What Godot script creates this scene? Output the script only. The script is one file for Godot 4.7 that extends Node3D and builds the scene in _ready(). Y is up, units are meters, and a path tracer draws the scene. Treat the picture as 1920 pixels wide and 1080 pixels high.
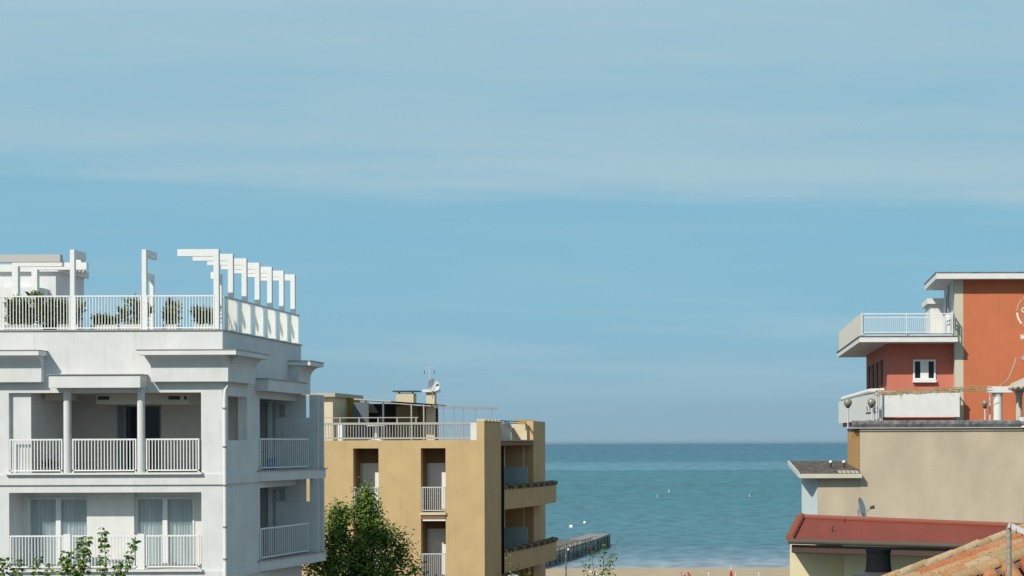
extends Node3D

# ---------------------------------------------------------------- mesh builder
class MB:
	var v := PackedVector3Array()
	var n := PackedVector3Array()
	var c := PackedColorArray()
	var col := Color.WHITE
	var use_col := false

	func tri(a: Vector3, b: Vector3, d: Vector3, na: Vector3, nb: Vector3, nd: Vector3) -> void:
		v.append(a); v.append(d); v.append(b)
		n.append(na); n.append(nd); n.append(nb)
		if use_col:
			c.append(col); c.append(col); c.append(col)

	func quad(a: Vector3, b: Vector3, d: Vector3, e: Vector3) -> MB:   # counter-clockwise seen from outside
		var nn := (b - a).cross(d - a)
		if nn.length_squared() < 1e-12:
			nn = (d - a).cross(e - a)
		nn = nn.normalized()
		tri(a, b, d, nn, nn, nn)
		tri(a, d, e, nn, nn, nn)
		return self

	func box(x0: float, y0: float, z0: float, x1: float, y1: float, z1: float) -> MB:
		var a := Vector3(minf(x0, x1), minf(y0, y1), minf(z0, z1))
		var b := Vector3(maxf(x0, x1), maxf(y0, y1), maxf(z0, z1))
		quad(Vector3(a.x, a.y, b.z), Vector3(b.x, a.y, b.z), Vector3(b.x, b.y, b.z), Vector3(a.x, b.y, b.z))
		quad(Vector3(b.x, a.y, a.z), Vector3(a.x, a.y, a.z), Vector3(a.x, b.y, a.z), Vector3(b.x, b.y, a.z))
		quad(Vector3(b.x, a.y, b.z), Vector3(b.x, a.y, a.z), Vector3(b.x, b.y, a.z), Vector3(b.x, b.y, b.z))
		quad(Vector3(a.x, a.y, a.z), Vector3(a.x, a.y, b.z), Vector3(a.x, b.y, b.z), Vector3(a.x, b.y, a.z))
		quad(Vector3(a.x, b.y, b.z), Vector3(b.x, b.y, b.z), Vector3(b.x, b.y, a.z), Vector3(a.x, b.y, a.z))
		quad(Vector3(a.x, a.y, a.z), Vector3(b.x, a.y, a.z), Vector3(b.x, a.y, b.z), Vector3(a.x, a.y, b.z))
		return self

	func beam(p: Vector3, q: Vector3, w: float, h: float, up := Vector3.UP) -> MB:   # box along p..q, w across, h along up
		var t := (q - p).normalized()
		var s := t.cross(up).normalized()
		var u := s.cross(t).normalized()
		var k := []
		for e in [p, q]:
			for i in [[-1, -1], [1, -1], [1, 1], [-1, 1]]:
				k.append(e + s * (w * 0.5 * i[0]) + u * (h * 0.5 * i[1]))
		quad(k[0], k[1], k[2], k[3])
		quad(k[5], k[4], k[7], k[6])
		for i in 4:
			var j := (i + 1) % 4
			quad(k[i], k[i + 4], k[j + 4], k[j])
		return self

	func tube(pts: Array, r: float, sides := 8, r1 := -1.0) -> MB:
		if r1 < 0.0:
			r1 = r
		var rings := []
		for i in pts.size():
			var t: Vector3 = ((pts[mini(i + 1, pts.size() - 1)] as Vector3) - (pts[maxi(i - 1, 0)] as Vector3)).normalized()
			var s := t.cross(Vector3.UP if absf(t.y) < 0.9 else Vector3.RIGHT).normalized()
			var u := t.cross(s).normalized()
			var rr := lerpf(r, r1, float(i) / maxf(1.0, pts.size() - 1.0))
			var ring := []
			for k in sides:
				var an := TAU * k / sides
				var dir := s * cos(an) + u * sin(an)
				ring.append([pts[i] + dir * rr, dir])
			rings.append(ring)
		for i in pts.size() - 1:
			for k in sides:
				var j := (k + 1) % sides
				var A = rings[i][k]; var B = rings[i][j]; var C = rings[i + 1][j]; var D = rings[i + 1][k]
				tri(A[0], B[0], C[0], A[1], B[1], C[1])
				tri(A[0], C[0], D[0], A[1], C[1], D[1])
		for e in [0, pts.size() - 1]:
			var m: Vector3 = (pts[1] - pts[0]).normalized() * -1.0 if e == 0 else (pts[e] - pts[e - 1]).normalized()
			for k in sides:
				var j := (k + 1) % sides
				if e == 0:
					tri(pts[e], rings[e][j][0], rings[e][k][0], m, m, m)
				else:
					tri(pts[e], rings[e][k][0], rings[e][j][0], m, m, m)
		return self

	func lathe(at: Vector3, prof: Array, sides := 16, axis := Vector3.UP) -> MB:   # prof: [r, h] pairs from the bottom up
		var s := axis.cross(Vector3.RIGHT if absf(axis.x) < 0.9 else Vector3.BACK).normalized()
		var u := s.cross(axis).normalized()
		for i in prof.size() - 1:
			var r0: float = prof[i][0]; var h0: float = prof[i][1]; var r1: float = prof[i + 1][0]; var h1: float = prof[i + 1][1]
			var slope := Vector2(h1 - h0, r0 - r1).normalized()
			for k in sides:
				var d0 := s * cos(TAU * k / sides) + u * sin(TAU * k / sides)
				var d1 := s * cos(TAU * (k + 1) / sides) + u * sin(TAU * (k + 1) / sides)
				var n0 := d0 * slope.x + axis * slope.y
				var n1 := d1 * slope.x + axis * slope.y
				var a := at + d0 * r0 + axis * h0; var b := at + d1 * r0 + axis * h0
				var e := at + d1 * r1 + axis * h1; var f := at + d0 * r1 + axis * h1
				tri(a, e, b, n0, n1, n1)
				tri(a, f, e, n0, n0, n1)
		return self

	func ball(at: Vector3, r: float, rows := 10, sides := 14, sy := 1.0) -> MB:
		for i in rows:
			var a0 := -PI / 2 + PI * i / rows
			var a1 := -PI / 2 + PI * (i + 1) / rows
			for k in sides:
				var q := []
				for e in [[a0, k], [a0, k + 1], [a1, k + 1], [a1, k]]:
					var an: float = -TAU * e[1] / sides
					q.append(Vector3(cos(e[0]) * cos(an), sin(e[0]), cos(e[0]) * sin(an)))
				var p := []
				for d in q:
					p.append(at + Vector3(d.x, d.y * sy, d.z) * r)
				tri(p[0], p[1], p[2], q[0], q[1], q[2])
				tri(p[0], p[2], p[3], q[0], q[2], q[3])
		return self

	# poly: 2D outline; o origin, ux/uy plane axes, w extrusion vector
	func prism(poly: Array, o: Vector3, ux: Vector3, uy: Vector3, w: Vector3) -> MB:
		var pp := PackedVector2Array(poly)
		if Geometry2D.is_polygon_clockwise(pp):
			pp.reverse()
		var flip := ux.cross(uy).dot(w) < 0.0
		var idx := Geometry2D.triangulate_polygon(pp)
		var nn := ux.cross(uy).normalized() * (-1.0 if flip else 1.0)
		for i in range(0, idx.size(), 3):
			var a := o + ux * pp[idx[i]].x + uy * pp[idx[i]].y
			var b := o + ux * pp[idx[i + 1]].x + uy * pp[idx[i + 1]].y
			var d := o + ux * pp[idx[i + 2]].x + uy * pp[idx[i + 2]].y
			if ((b - a).cross(d - a)).dot(nn) < 0.0:
				var t := b; b = d; d = t
			tri(a + w, b + w, d + w, nn, nn, nn)
			tri(a, d, b, -nn, -nn, -nn)
		for i in pp.size():
			var j := (i + 1) % pp.size()
			var a := o + ux * pp[i].x + uy * pp[i].y
			var b := o + ux * pp[j].x + uy * pp[j].y
			if flip:
				quad(b, a, a + w, b + w)
			else:
				quad(a, b, b + w, a + w)
		return self

	func plan(poly: Array, y0: float, y1: float) -> MB:      # outline in x,z extruded upwards
		return prism(poly, Vector3(0, y0, 0), Vector3.RIGHT, Vector3.BACK, Vector3(0, y1 - y0, 0))

	func done() -> ArrayMesh:
		var a := []
		a.resize(Mesh.ARRAY_MAX)
		a[Mesh.ARRAY_VERTEX] = v
		a[Mesh.ARRAY_NORMAL] = n
		if use_col:
			a[Mesh.ARRAY_COLOR] = c
		var m := ArrayMesh.new()
		m.add_surface_from_arrays(Mesh.PRIMITIVE_TRIANGLES, a)
		return m

# ---------------------------------------------------------------- helpers
var M := {}
var T := {}
var rng := RandomNumberGenerator.new()

func bx(x0: float, y0: float, z0: float, x1: float, y1: float, z1: float) -> MB:
	return MB.new().box(x0, y0, z0, x1, y1, z1)

func tag(o: Node, label: String, category := "", group := "", kind := "") -> Node:
	if label: o.set_meta("label", label)
	if category: o.set_meta("category", category)
	if group: o.set_meta("group", group)
	if kind: o.set_meta("kind", kind)
	return o

func numbered(par: Node, called: String) -> String:
	var k := called
	var i := 0
	while par.has_node(NodePath(k)):
		i += 1
		k = "%s_%03d" % [called, i]
	return k

func thing(called: String, label: String, category: String, at := Vector3.ZERO, turn := 0.0, group := "") -> Node3D:
	var o := Node3D.new()
	o.name = numbered(self, called)
	add_child(o)
	o.position = at
	o.rotation_degrees.y = turn
	tag(o, label, category, group)
	return o

func part(par: Node, called: String, what, m: Material) -> MeshInstance3D:
	var o := MeshInstance3D.new()
	o.mesh = what.done() if what is MB else what
	o.material_override = m
	o.name = numbered(par, called)
	par.add_child(o, true)
	return o

func struct(called: String, what, m: Material) -> MeshInstance3D:
	var o := part(self, called, what, m)
	o.set_meta("kind", "structure")
	return o

func one(called: String, what, m: Material, label: String, category: String, at := Vector3.ZERO, group := "") -> MeshInstance3D:
	var o := part(self, called, what, m)
	o.position = at
	tag(o, label, category, group)
	return o

func dup(o: Node3D, label := "") -> Node3D:
	var r: Node3D = o.duplicate()
	var stem := String(o.name)
	r.name = numbered(self, stem)
	add_child(r)
	if label: r.set_meta("label", label)
	return r

# ---- textures and materials
func noise_tex(called: String, size: int, freq: float, lo: float, hi: float, octaves := 4, seed_ := 1, kind := FastNoiseLite.TYPE_SIMPLEX_SMOOTH, bias := 0.0) -> void:
	var f := FastNoiseLite.new()
	f.noise_type = kind
	f.frequency = freq
	f.fractal_octaves = octaves
	f.seed = seed_
	var t := NoiseTexture2D.new()
	t.width = size; t.height = size
	t.seamless = true
	t.noise = f
	var g := Gradient.new()
	g.offsets = PackedFloat32Array([0.0 + bias, 1.0])
	g.colors = PackedColorArray([Color(lo, lo, lo), Color(hi, hi, hi)])
	t.color_ramp = g
	T[called] = t

func mat(called: String, lin: Color, rough := 0.85, tex := "", scale := 0.3, bump := "", bump_cm := 0.3, bump_scale := -1.0) -> StandardMaterial3D:
	var m := StandardMaterial3D.new()
	m.albedo_color = lin.linear_to_srgb()
	m.roughness = rough
	m.metallic_specular = 0.35
	m.uv1_triplanar = true
	m.uv1_world_triplanar = true
	m.uv1_scale = Vector3.ONE * scale
	if tex:
		m.albedo_texture = T[tex]
	if bump:
		m.heightmap_enabled = true
		m.heightmap_texture = T[bump]
		m.heightmap_scale = bump_cm
	m.resource_name = called
	M[called] = m
	return m

func stains(m: StandardMaterial3D, tex: String, scale: Vector3) -> void:
	m.detail_enabled = true
	m.detail_blend_mode = BaseMaterial3D.BLEND_MODE_MUL
	m.detail_albedo = T[tex]
	m.detail_uv_layer = BaseMaterial3D.DETAIL_UV_2
	m.uv2_triplanar = true
	m.uv2_world_triplanar = true
	m.uv2_scale = scale

func leafy(called: String, lin: Color, trans: Color) -> void:
	var m := StandardMaterial3D.new()
	m.albedo_color = lin.linear_to_srgb()
	m.roughness = 0.55
	m.metallic_specular = 0.4
	m.vertex_color_use_as_albedo = true
	m.backlight_enabled = true
	m.backlight = trans
	m.cull_mode = BaseMaterial3D.CULL_DISABLED
	M[called] = m

func pane(called: String, alpha := 0.12, tint := Color(0.75, 0.85, 0.88)) -> void:
	var m := StandardMaterial3D.new()
	m.transparency = BaseMaterial3D.TRANSPARENCY_ALPHA
	m.albedo_color = Color(tint.r, tint.g, tint.b, alpha)
	m.roughness = 0.03
	M[called] = m

# a railing: rails and posts in one mesh, every upright bar a piece of its own
func railing(par: Node, a: Vector3, b: Vector3, h: float, count: int, m: Material, bar := 0.026, rail := 0.05, low := 0.07, called := "railing") -> MeshInstance3D:
	var mb := MB.new()
	mb.beam(a + Vector3(0, h - rail * 0.5, 0), b + Vector3(0, h - rail * 0.5, 0), rail, rail)
	mb.beam(a + Vector3(0, low, 0), b + Vector3(0, low, 0), rail * 0.8, rail * 0.8)
	var t := (b - a).normalized()
	for e in [a + t * 0.02, b - t * 0.02]:
		mb.beam(e, e + Vector3(0, h - rail, 0), 0.04, 0.04, t)
	var r := part(par, called, mb, m)
	var y0 := low + rail * 0.4
	var shared := MB.new().beam(Vector3(0, y0, 0), Vector3(0, h - rail, 0), bar, bar, t).done()
	for i in count:
		var o := part(r, "baluster", shared, m)
		o.position = a.lerp(b, (i + 1.0) / (count + 1.0))
	return r

# ---------------------------------------------------------------- scene
func _ready() -> void:
	rng.seed = 7
	camera_and_light()
	materials()
	land_and_sea()
	white_building()
	yellow_building()
	orange_hotel()
	cream_building()
	red_roof_house()
	tiled_roof()
	shore_things()
	trees()

func camera_and_light() -> void:
	var cam := Camera3D.new()
	cam.name = "camera"
	cam.projection = Camera3D.PROJECTION_FRUSTUM
	cam.near = 1.0
	cam.far = 30000.0
	cam.size = 1080.0 / 3300.0
	cam.frustum_offset = Vector2((960.0 - 1500.0) / 3300.0, (829.5 - 540.0) / 3300.0)
	cam.position = Vector3(0, 10.5, 0)
	cam.rotation.z = deg_to_rad(-0.2)
	add_child(cam)
	cam.current = true

	var env := Environment.new()
	env.background_mode = Environment.BG_SKY
	env.sky = Sky.new()
	var pm := PanoramaSkyMaterial.new()
	pm.panorama = sky_picture()
	env.sky.sky_material = pm
	env.tonemap_mode = Environment.TONE_MAPPER_LINEAR
	env.tonemap_exposure = 1.0
	env.sdfgi_enabled = true
	env.ssao_enabled = true
	env.ssil_enabled = true
	var we := WorldEnvironment.new()
	we.name = "world_environment"
	we.environment = env
	add_child(we)

	var sun := DirectionalLight3D.new()
	sun.name = "sun"
	sun.light_energy = 1.4
	sun.light_color = Color(1.0, 0.965, 0.91)
	sun.light_angular_distance = 0.53
	sun.shadow_enabled = true
	add_child(sun)
	sun.look_at_from_position(Vector3(-0.65, 1.0, 1.0) * 100.0, Vector3.ZERO)

func sky_picture() -> ImageTexture:
	var w := 3072
	var h := 1536
	var data := PackedFloat32Array()
	data.resize(w * h * 3)
	var f := FastNoiseLite.new()
	f.seed = 11
	f.noise_type = FastNoiseLite.TYPE_SIMPLEX_SMOOTH
	f.frequency = 1.0
	f.fractal_octaves = 4
	var sun := Vector3(-0.65, 1.0, 1.0).normalized()
	var hz := Vector3(0.266, 0.422, 0.522)
	var low := Vector3(0.232, 0.485, 0.640)
	var top := Vector3(0.065, 0.17, 0.36)
	var veil := Vector3(0.370, 0.550, 0.638)
	for j in h:
		var el := PI * (0.5 - (j + 0.5) / h)
		var y := sin(el)
		var ce := cos(el)
		for i in w:
			var az := wrapf(TAU * (i + 0.5) / w, -PI, PI)   # the left edge of a panorama looks along -z
			var dx := sin(az) * ce
			var dz := -cos(az) * ce
			var c := hz
			if y < 0.0:
				c = hz * lerpf(1.0, 0.5, clampf((-y - 0.02) * 6.0, 0.0, 1.0))
			else:
				c = hz.lerp(low, smoothstep(-0.004, 0.085, y))
				c = c.lerp(top, smoothstep(0.2, 0.95, y))
				var q := 1.0 / (y + 0.012)
				var px := dx * q
				var pz := dz * q
				# sheet of thin high cloud that ends out over the sea
				var s := (px + 2.72) * 0.314 + (pz + 5.98) * 0.949
				var n1 := f.get_noise_2d(px * 0.16, pz * 0.55 + 3.0)
				var n2 := f.get_noise_2d(px * 0.5 + 40.0, pz * 1.9)
				s += n1 * 0.45 + n2 * 0.22 + 0.34 * f.get_noise_2d(px * 0.75 + 7.0, pz * 0.5) + 0.26 * f.get_noise_2d(px * 1.1 - 3.0, pz * 3.2 + px * 0.6)
				var a := smoothstep(-0.34, 0.75, s) * (0.76 + 0.36 * n1 + 0.24 * n2 + 0.14 * f.get_noise_2d(px * 2.6 + pz * 0.9, pz * 8.0) + 0.18 * f.get_noise_2d(px * 0.35 - 5.0, pz * 0.3 + 11.0))
				# loose wisps under it
				var m := f.get_noise_2d(az * 3.0 + 9.0, el * 42.0)
				a = maxf(a, (0.10 + 0.40 * smoothstep(-0.3, 0.5, m)) * smoothstep(0.008, 0.045, y) * (1.0 - 0.70 * smoothstep(0.062, 0.115, y)))
				a = clampf(a, 0.0, 0.97)
				a *= lerpf(1.0, 0.5, smoothstep(0.26, 0.8, y))
				c = c.lerp(veil, a)
				var cs := dx * sun.x + y * sun.y + dz * sun.z
				c += Vector3(0.9, 0.86, 0.78) * (0.45 * exp((cs - 1.0) * 14.0)) * a
			var k := (j * w + i) * 3
			data[k] = c.x
			data[k + 1] = c.y
			data[k + 2] = c.z
	var im := Image.create_from_data(w, h, false, Image.FORMAT_RGBF, data.to_byte_array())
	return ImageTexture.create_from_image(im)

func materials() -> void:
	noise_tex("mottle", 512, 0.006, 0.95, 1.0, 5, 3)
	noise_tex("grain", 256, 0.06, 0.93, 1.0, 3, 5)
	noise_tex("streak", 512, 0.012, 0.962, 1.0, 3, 9)
	noise_tex("faint", 512, 0.009, 0.90, 1.0, 5, 29)
	noise_tex("dirt", 512, 0.012, 0.55, 1.0, 5, 21)
	noise_tex("lichen", 512, 0.02, 0.74, 1.0, 4, 41)
	noise_tex("bumpy", 256, 0.09, 0.0, 1.0, 4, 13)
	noise_tex("wavy", 512, 0.02, 0.0, 1.0, 4, 17)
	rain_runs()
	var m: StandardMaterial3D
	m = mat("white_wall", Color(0.69, 0.70, 0.695), 0.9, "mottle", 0.22, "bumpy", 0.15)
	stains(m, "runs", Vector3(0.17, 0.21, 0.17))
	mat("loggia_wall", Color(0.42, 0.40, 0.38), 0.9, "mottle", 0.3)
	mat("white_paint", Color(0.80, 0.81, 0.80), 0.5, "grain", 0.6)
	mat("white_trim", Color(0.72, 0.72, 0.70), 0.7, "mottle", 0.5)
	m = mat("flashing", Color(0.34, 0.34, 0.33), 0.45, "grain", 1.0)
	m.metallic = 0.4
	mat("dark_glass", Color(0.012, 0.013, 0.018), 0.08)
	mat("dark", Color(0.02, 0.02, 0.022), 0.7)
	mat("door_grey", Color(0.16, 0.18, 0.19), 0.6)
	mat("side_door", Color(0.34, 0.36, 0.37), 0.6)
	mat("vent", Color(0.05, 0.05, 0.05), 0.7)
	mat("pale_cream", Color(0.56, 0.53, 0.44), 0.8, "mottle", 0.5)
	mat("terrace_floor", Color(0.34, 0.30, 0.26), 0.9, "mottle", 0.4)
	m = mat("screen_cloth", Color(0.86, 0.86, 0.84), 0.9)
	m.backlight_enabled = true
	m.backlight = Color(1.3, 1.3, 1.28)
	m = mat("curtain", Color(0.58, 0.63, 0.64), 0.95)
	m.backlight_enabled = true
	m.backlight = Color(0.35, 0.36, 0.36)
	mat("blue_plastic", Color(0.01, 0.10, 0.42), 0.4)
	pane("glass")
	pane("frosted", 0.55, Color(0.62, 0.74, 0.78))
	M["frosted"].roughness = 0.2
	m = mat("yellow_wall", Color(0.59, 0.425, 0.222), 0.92, "mottle", 0.16, "bumpy", 0.15)
	stains(m, "runs", Vector3(0.15, 0.17, 0.15))
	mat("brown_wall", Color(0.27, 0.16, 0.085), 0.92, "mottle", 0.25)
	mat("cream_paint", Color(0.66, 0.57, 0.40), 0.9, "mottle", 0.3)
	mat("pale_beige", Color(0.52, 0.47, 0.40), 0.9, "mottle", 0.3)
	mat("grey_beige", Color(0.36, 0.335, 0.30), 0.9, "mottle", 0.3)
	mat("ochre", Color(0.36, 0.28, 0.05), 0.9, "mottle", 0.3)
	mat("blue_grey", Color(0.12, 0.15, 0.18), 0.7, "grain", 0.6)
	m = mat("grey_metal", Color(0.42, 0.42, 0.42), 0.4, "grain", 1.0)
	m.metallic = 0.5
	mat("pale_metal", Color(0.60, 0.60, 0.585), 0.5, "grain", 1.0)
	mat("black_metal", Color(0.012, 0.013, 0.016), 0.85, "grain", 1.5).metallic_specular = 0.2
	mat("dark_metal", Color(0.06, 0.06, 0.06), 0.55)
	mat("plastic_white", Color(0.80, 0.80, 0.80), 0.4)
	m = mat("orange_wall", Color(0.57, 0.178, 0.084), 0.92, "mottle", 0.16, "bumpy", 0.12)
	stains(m, "runs", Vector3(0.15, 0.17, 0.15))
	mat("pink_wall", Color(0.57, 0.19, 0.135), 0.92, "mottle", 0.2, "bumpy", 0.12)
	mat("emblem_disc", Color(0.50, 0.185, 0.10), 0.9, "mottle", 0.3)
	mat("emblem_tan", Color(0.50, 0.36, 0.22), 0.8)
	mat("emblem_white", Color(0.78, 0.70, 0.58), 0.8)
	mat("rail_beige", Color(0.44, 0.425, 0.385), 0.6, "grain", 1.0)
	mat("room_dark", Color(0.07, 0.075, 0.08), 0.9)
	mat("cream_white", Color(0.70, 0.67, 0.58), 0.9, "mottle", 0.3)
	mat("pier_paint", Color(0.56, 0.54, 0.42), 0.9, "mottle", 0.3)
	m = mat("cream_wall", Color(0.565, 0.480, 0.360), 0.93, "mottle", 0.12, "bumpy", 0.2)
	stains(m, "faint", Vector3(0.13, 0.07, 0.13))
	mat("wood_slat", Color(0.38, 0.22, 0.075), 0.8, "grain", 0.9)
	m = mat("zinc", Color(0.36, 0.36, 0.36), 0.5, "dirt", 0.5)
	m.metallic = 0.3
	mat("roof_brown", Color(0.20, 0.165, 0.14), 0.9, "dirt", 0.35)
	mat("pale_blue_panel", Color(0.50, 0.58, 0.60), 0.7, "mottle", 0.4)
	mat("bamboo", Color(0.42, 0.30, 0.16), 0.8, "grain", 1.0)
	mat("tan_stone", Color(0.48, 0.44, 0.36), 0.9, "mottle", 0.4)
	m = mat("red_sheet", Color(0.25, 0.062, 0.04), 0.7, "mottle", 0.25)
	stains(m, "faint", Vector3(0.25, 0.25, 0.12))
	mat("red_ridge", Color(0.33, 0.10, 0.06), 0.6, "grain", 0.5)
	mat("brown_metal", Color(0.085, 0.055, 0.045), 0.45, "grain", 0.6)
	mat("taupe_metal", Color(0.105, 0.088, 0.068), 0.75, "grain", 0.6)
	mat("pale_yellow_wall", Color(0.74, 0.66, 0.43), 0.9, "mottle", 0.3)
	mat("olive_wall", Color(0.24, 0.20, 0.11), 0.9, "mottle", 0.3)
	mat("mortar", Color(0.40, 0.365, 0.29), 0.95, "lichen", 2.2, "bumpy", 1.0)
	mat("pole_grey", Color(0.40, 0.375, 0.31), 0.7, "lichen", 2.0)
	var clay := [Color(0.55, 0.20, 0.085), Color(0.56, 0.265, 0.125), Color(0.55, 0.34, 0.18), Color(0.46, 0.325, 0.175), Color(0.47, 0.145, 0.07), Color(0.58, 0.43, 0.26)]
	for i in clay.size():
		mat("clay_%d" % i, clay[i], 0.92, "lichen", 1.6 + 0.27 * i, "bumpy", 0.5)
	m = mat("weathered_wood", Color(0.26, 0.245, 0.21), 0.9, "dirt", 0.5)
	mat("pier_deck", Color(0.27, 0.24, 0.20), 0.9, "dirt", 0.3)
	mat("concrete", Color(0.44, 0.43, 0.40), 0.9, "dirt", 0.3)
	mat("sand", Color(0.52, 0.40, 0.26), 0.95, "mottle", 0.05)
	stains(M["sand"], "faint", Vector3(0.09, 0.09, 0.09))
	mat("ground", Color(0.12, 0.118, 0.108), 0.95, "mottle", 0.05)
	mat("red_cloth", Color(0.42, 0.03, 0.035), 0.85)
	mat("faded_red", Color(0.34, 0.12, 0.09), 0.8)
	mat("shutter_red", Color(0.13, 0.055, 0.045), 0.7)
	mat("shaded_white", Color(0.47, 0.46, 0.44), 0.7)  # white beam with its shade put into the colour
	mat("pale_wood", Color(0.56, 0.54, 0.48), 0.9, "lichen", 0.7)
	mat("bark", Color(0.12, 0.09, 0.06), 0.9, "dirt", 1.5)
	mat("twig", Color(0.17, 0.13, 0.07), 0.9)
	leafy("leaf", Color(1, 1, 1), Color(0.55, 0.6, 0.2))
	leafy("blade", Color(1, 1, 1), Color(0.3, 0.34, 0.12))
	m = StandardMaterial3D.new()
	m.vertex_color_use_as_albedo = true
	m.roughness = 0.3
	m.metallic_specular = 0.19
	M["water"] = m

# rain marks: soft vertical runs of different length and strength over faint blotches
func rain_runs() -> void:
	var r := RandomNumberGenerator.new()
	r.seed = 99
	var n := 512
	var v := PackedFloat32Array()
	v.resize(n * n)
	var f := FastNoiseLite.new()
	f.seed = 5
	f.frequency = 0.02
	for y in n:
		for x in n:
			v[y * n + x] = 1.0 - 0.025 * maxf(0.0, f.get_noise_2d(cos(TAU * x / n) * 40.0 + y * 0.6, sin(TAU * x / n) * 40.0) + 0.3)
	for k in 130:
		var cx := r.randi() % n
		var y0 := r.randi() % n
		var ln := r.randi_range(40, 260)
		var wd := r.randf_range(0.8, 3.4)
		var st := r.randf_range(0.006, 0.032) * (2.0 if k % 11 == 0 else 1.0)
		for j in ln:
			var q := float(j) / ln
			var e := st * (1.0 - q) * minf(1.0, q * 12.0)
			for i in range(-9, 10):
				var at := ((y0 + j) % n) * n + posmod(cx + i, n)
				v[at] -= e * exp(-float(i * i) / (2.0 * wd * wd))
	var im := Image.create(n, n, false, Image.FORMAT_RGB8)
	for y in n:
		for x in n:
			var c := clampf(v[y * n + x], 0.0, 1.0)
			im.set_pixel(x, y, Color(c, lerpf(c, 1.0, 0.06), lerpf(c, 1.0, 0.04)))
	T["runs"] = ImageTexture.create_from_image(im)

func land_and_sea() -> void:
	# town ground, running down to the beach; the sea lies at y = -1.5
	var g := MB.new()
	g.quad(Vector3(-4000, 0, 4000), Vector3(4000, 0, 4000), Vector3(4000, 0, -128), Vector3(-4000, 0, -128))
	struct("ground", g, M.ground)
	var s := MB.new()
	var f := FastNoiseLite.new()
	f.seed = 4
	f.frequency = 0.09
	var xs := []
	var x := -120.0
	while x < 121.0:
		xs.append(x)
		x += 2.0
	xs[0] = -4000.0
	xs[xs.size() - 1] = 4000.0
	var zs := []
	var z := -126.0
	while z > -182.0:
		zs.append(z)
		z -= 1.0
	var hgt := func(px: float, pz: float) -> float:
		var d := (-126.0 - pz)
		return -0.02 - d * 0.0345 + (f.get_noise_2d(px, pz) * 0.03 if absf(px) < 121.0 and pz > -166.0 and pz < -128.0 else 0.0)
	for i in xs.size() - 1:
		for j in zs.size() - 1:
			s.quad(Vector3(xs[i], hgt.call(xs[i], zs[j]), zs[j]), Vector3(xs[i + 1], hgt.call(xs[i + 1], zs[j]), zs[j]), Vector3(xs[i + 1], hgt.call(xs[i + 1], zs[j + 1]), zs[j + 1]), Vector3(xs[i], hgt.call(xs[i], zs[j + 1]), zs[j + 1]))
	struct("beach", s, M.sand)

	# the sea: waves are real relief out to two kilometres and a half
	var dist := PackedFloat32Array()
	var d := 163.0
	while d < 2600.0:
		dist.append(d)
		d *= 1.0042
	while d < 16000.0:
		dist.append(d)
		d *= 1.04
	var cols := PackedFloat32Array()
	var u := -1.3
	while u < 1.3:
		cols.append(u)
		u += 0.0011 if u > -0.20 and u < 0.10 else 0.02
	var nw := FastNoiseLite.new()
	nw.seed = 31
	nw.frequency = 1.0
	nw.fractal_octaves = 3
	var nc := FastNoiseLite.new()
	nc.seed = 77
	nc.frequency = 1.0
	nc.fractal_octaves = 4
	var W := cols.size()
	var H := dist.size()
	var v := PackedVector3Array()
	var cc := PackedColorArray()
	v.resize(W * H)
	cc.resize(W * H)
	var shallow := Color(0.270, 0.300, 0.335)
	var near := Color(0.052, 0.150, 0.185)
	var mid := Color(0.020, 0.125, 0.145)
	var far := Color(0.014, 0.090, 0.150)
	for j in H:
		var D := dist[j]
		var amp := 0.10 * clampf((D - 158.0) / 40.0, 0.25, 1.0)
		var sx := 1.0 / (2.6 + D * 0.006)
		var sz := 1.0 / (1.3 + D * 0.007)
		for i in W:
			var X := cols[i] * D
			var wv := nw.get_noise_2d(X * sx, D * sz) * (amp + D * 0.0001) * 1.15
			v[j * W + i] = Vector3(X, -1.5 + (wv if D < 2600.0 else 0.0), -D)
			var n := nc.get_noise_2d(X / (18.0 + D * 0.16), D / (7.0 + D * 0.035))
			var n2 := nc.get_noise_2d(X / (1.4 + D * 0.008) + 50.0, D / (1.0 + D * 0.0065))
			var c := shallow.lerp(near, smoothstep(168.0, 205.0, D + n * 16.0))
			c = c.lerp(mid, smoothstep(200.0, 430.0, D + n * 90.0))
			c = c.lerp(far, smoothstep(560.0, 2200.0, D + n * 200.0))
			# a long calm slick; its stronger sky reflection is put into a paler colour
			var sl := smoothstep(765.0, 790.0, D + n * 40.0) * (1.0 - smoothstep(960.0, 1180.0, D + n * 150.0))
			c = c.lerp(Color(0.075, 0.195, 0.250), sl * 0.95)
			var k := 1.0 + 0.18 * n + 0.55 * n2  # fine noise puts the light and dark of the waves into the colour
			cc[j * W + i] = Color(c.r * k, c.g * k, c.b * k)
	var nn := PackedVector3Array()
	nn.resize(W * H)
	var ix := PackedInt32Array()
	ix.resize((W - 1) * (H - 1) * 6)
	var o := 0
	for j in H:
		for i in W:
			var a := v[j * W + mini(i + 1, W - 1)] - v[j * W + maxi(i - 1, 0)]
			var b := v[mini(j + 1, H - 1) * W + i] - v[maxi(j - 1, 0) * W + i]
			nn[j * W + i] = a.cross(b).normalized()
			if i < W - 1 and j < H - 1:
				var p := j * W + i
				ix[o] = p; ix[o + 1] = p + W; ix[o + 2] = p + W + 1
				ix[o + 3] = p; ix[o + 4] = p + W + 1; ix[o + 5] = p + 1
				o += 6
	var arr := []
	arr.resize(Mesh.ARRAY_MAX)
	arr[Mesh.ARRAY_VERTEX] = v
	arr[Mesh.ARRAY_NORMAL] = nn
	arr[Mesh.ARRAY_COLOR] = cc
	arr[Mesh.ARRAY_INDEX] = ix
	var am := ArrayMesh.new()
	am.add_surface_from_arrays(Mesh.PRIMITIVE_TRIANGLES, arr)
	struct("sea", am, M.water)

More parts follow.
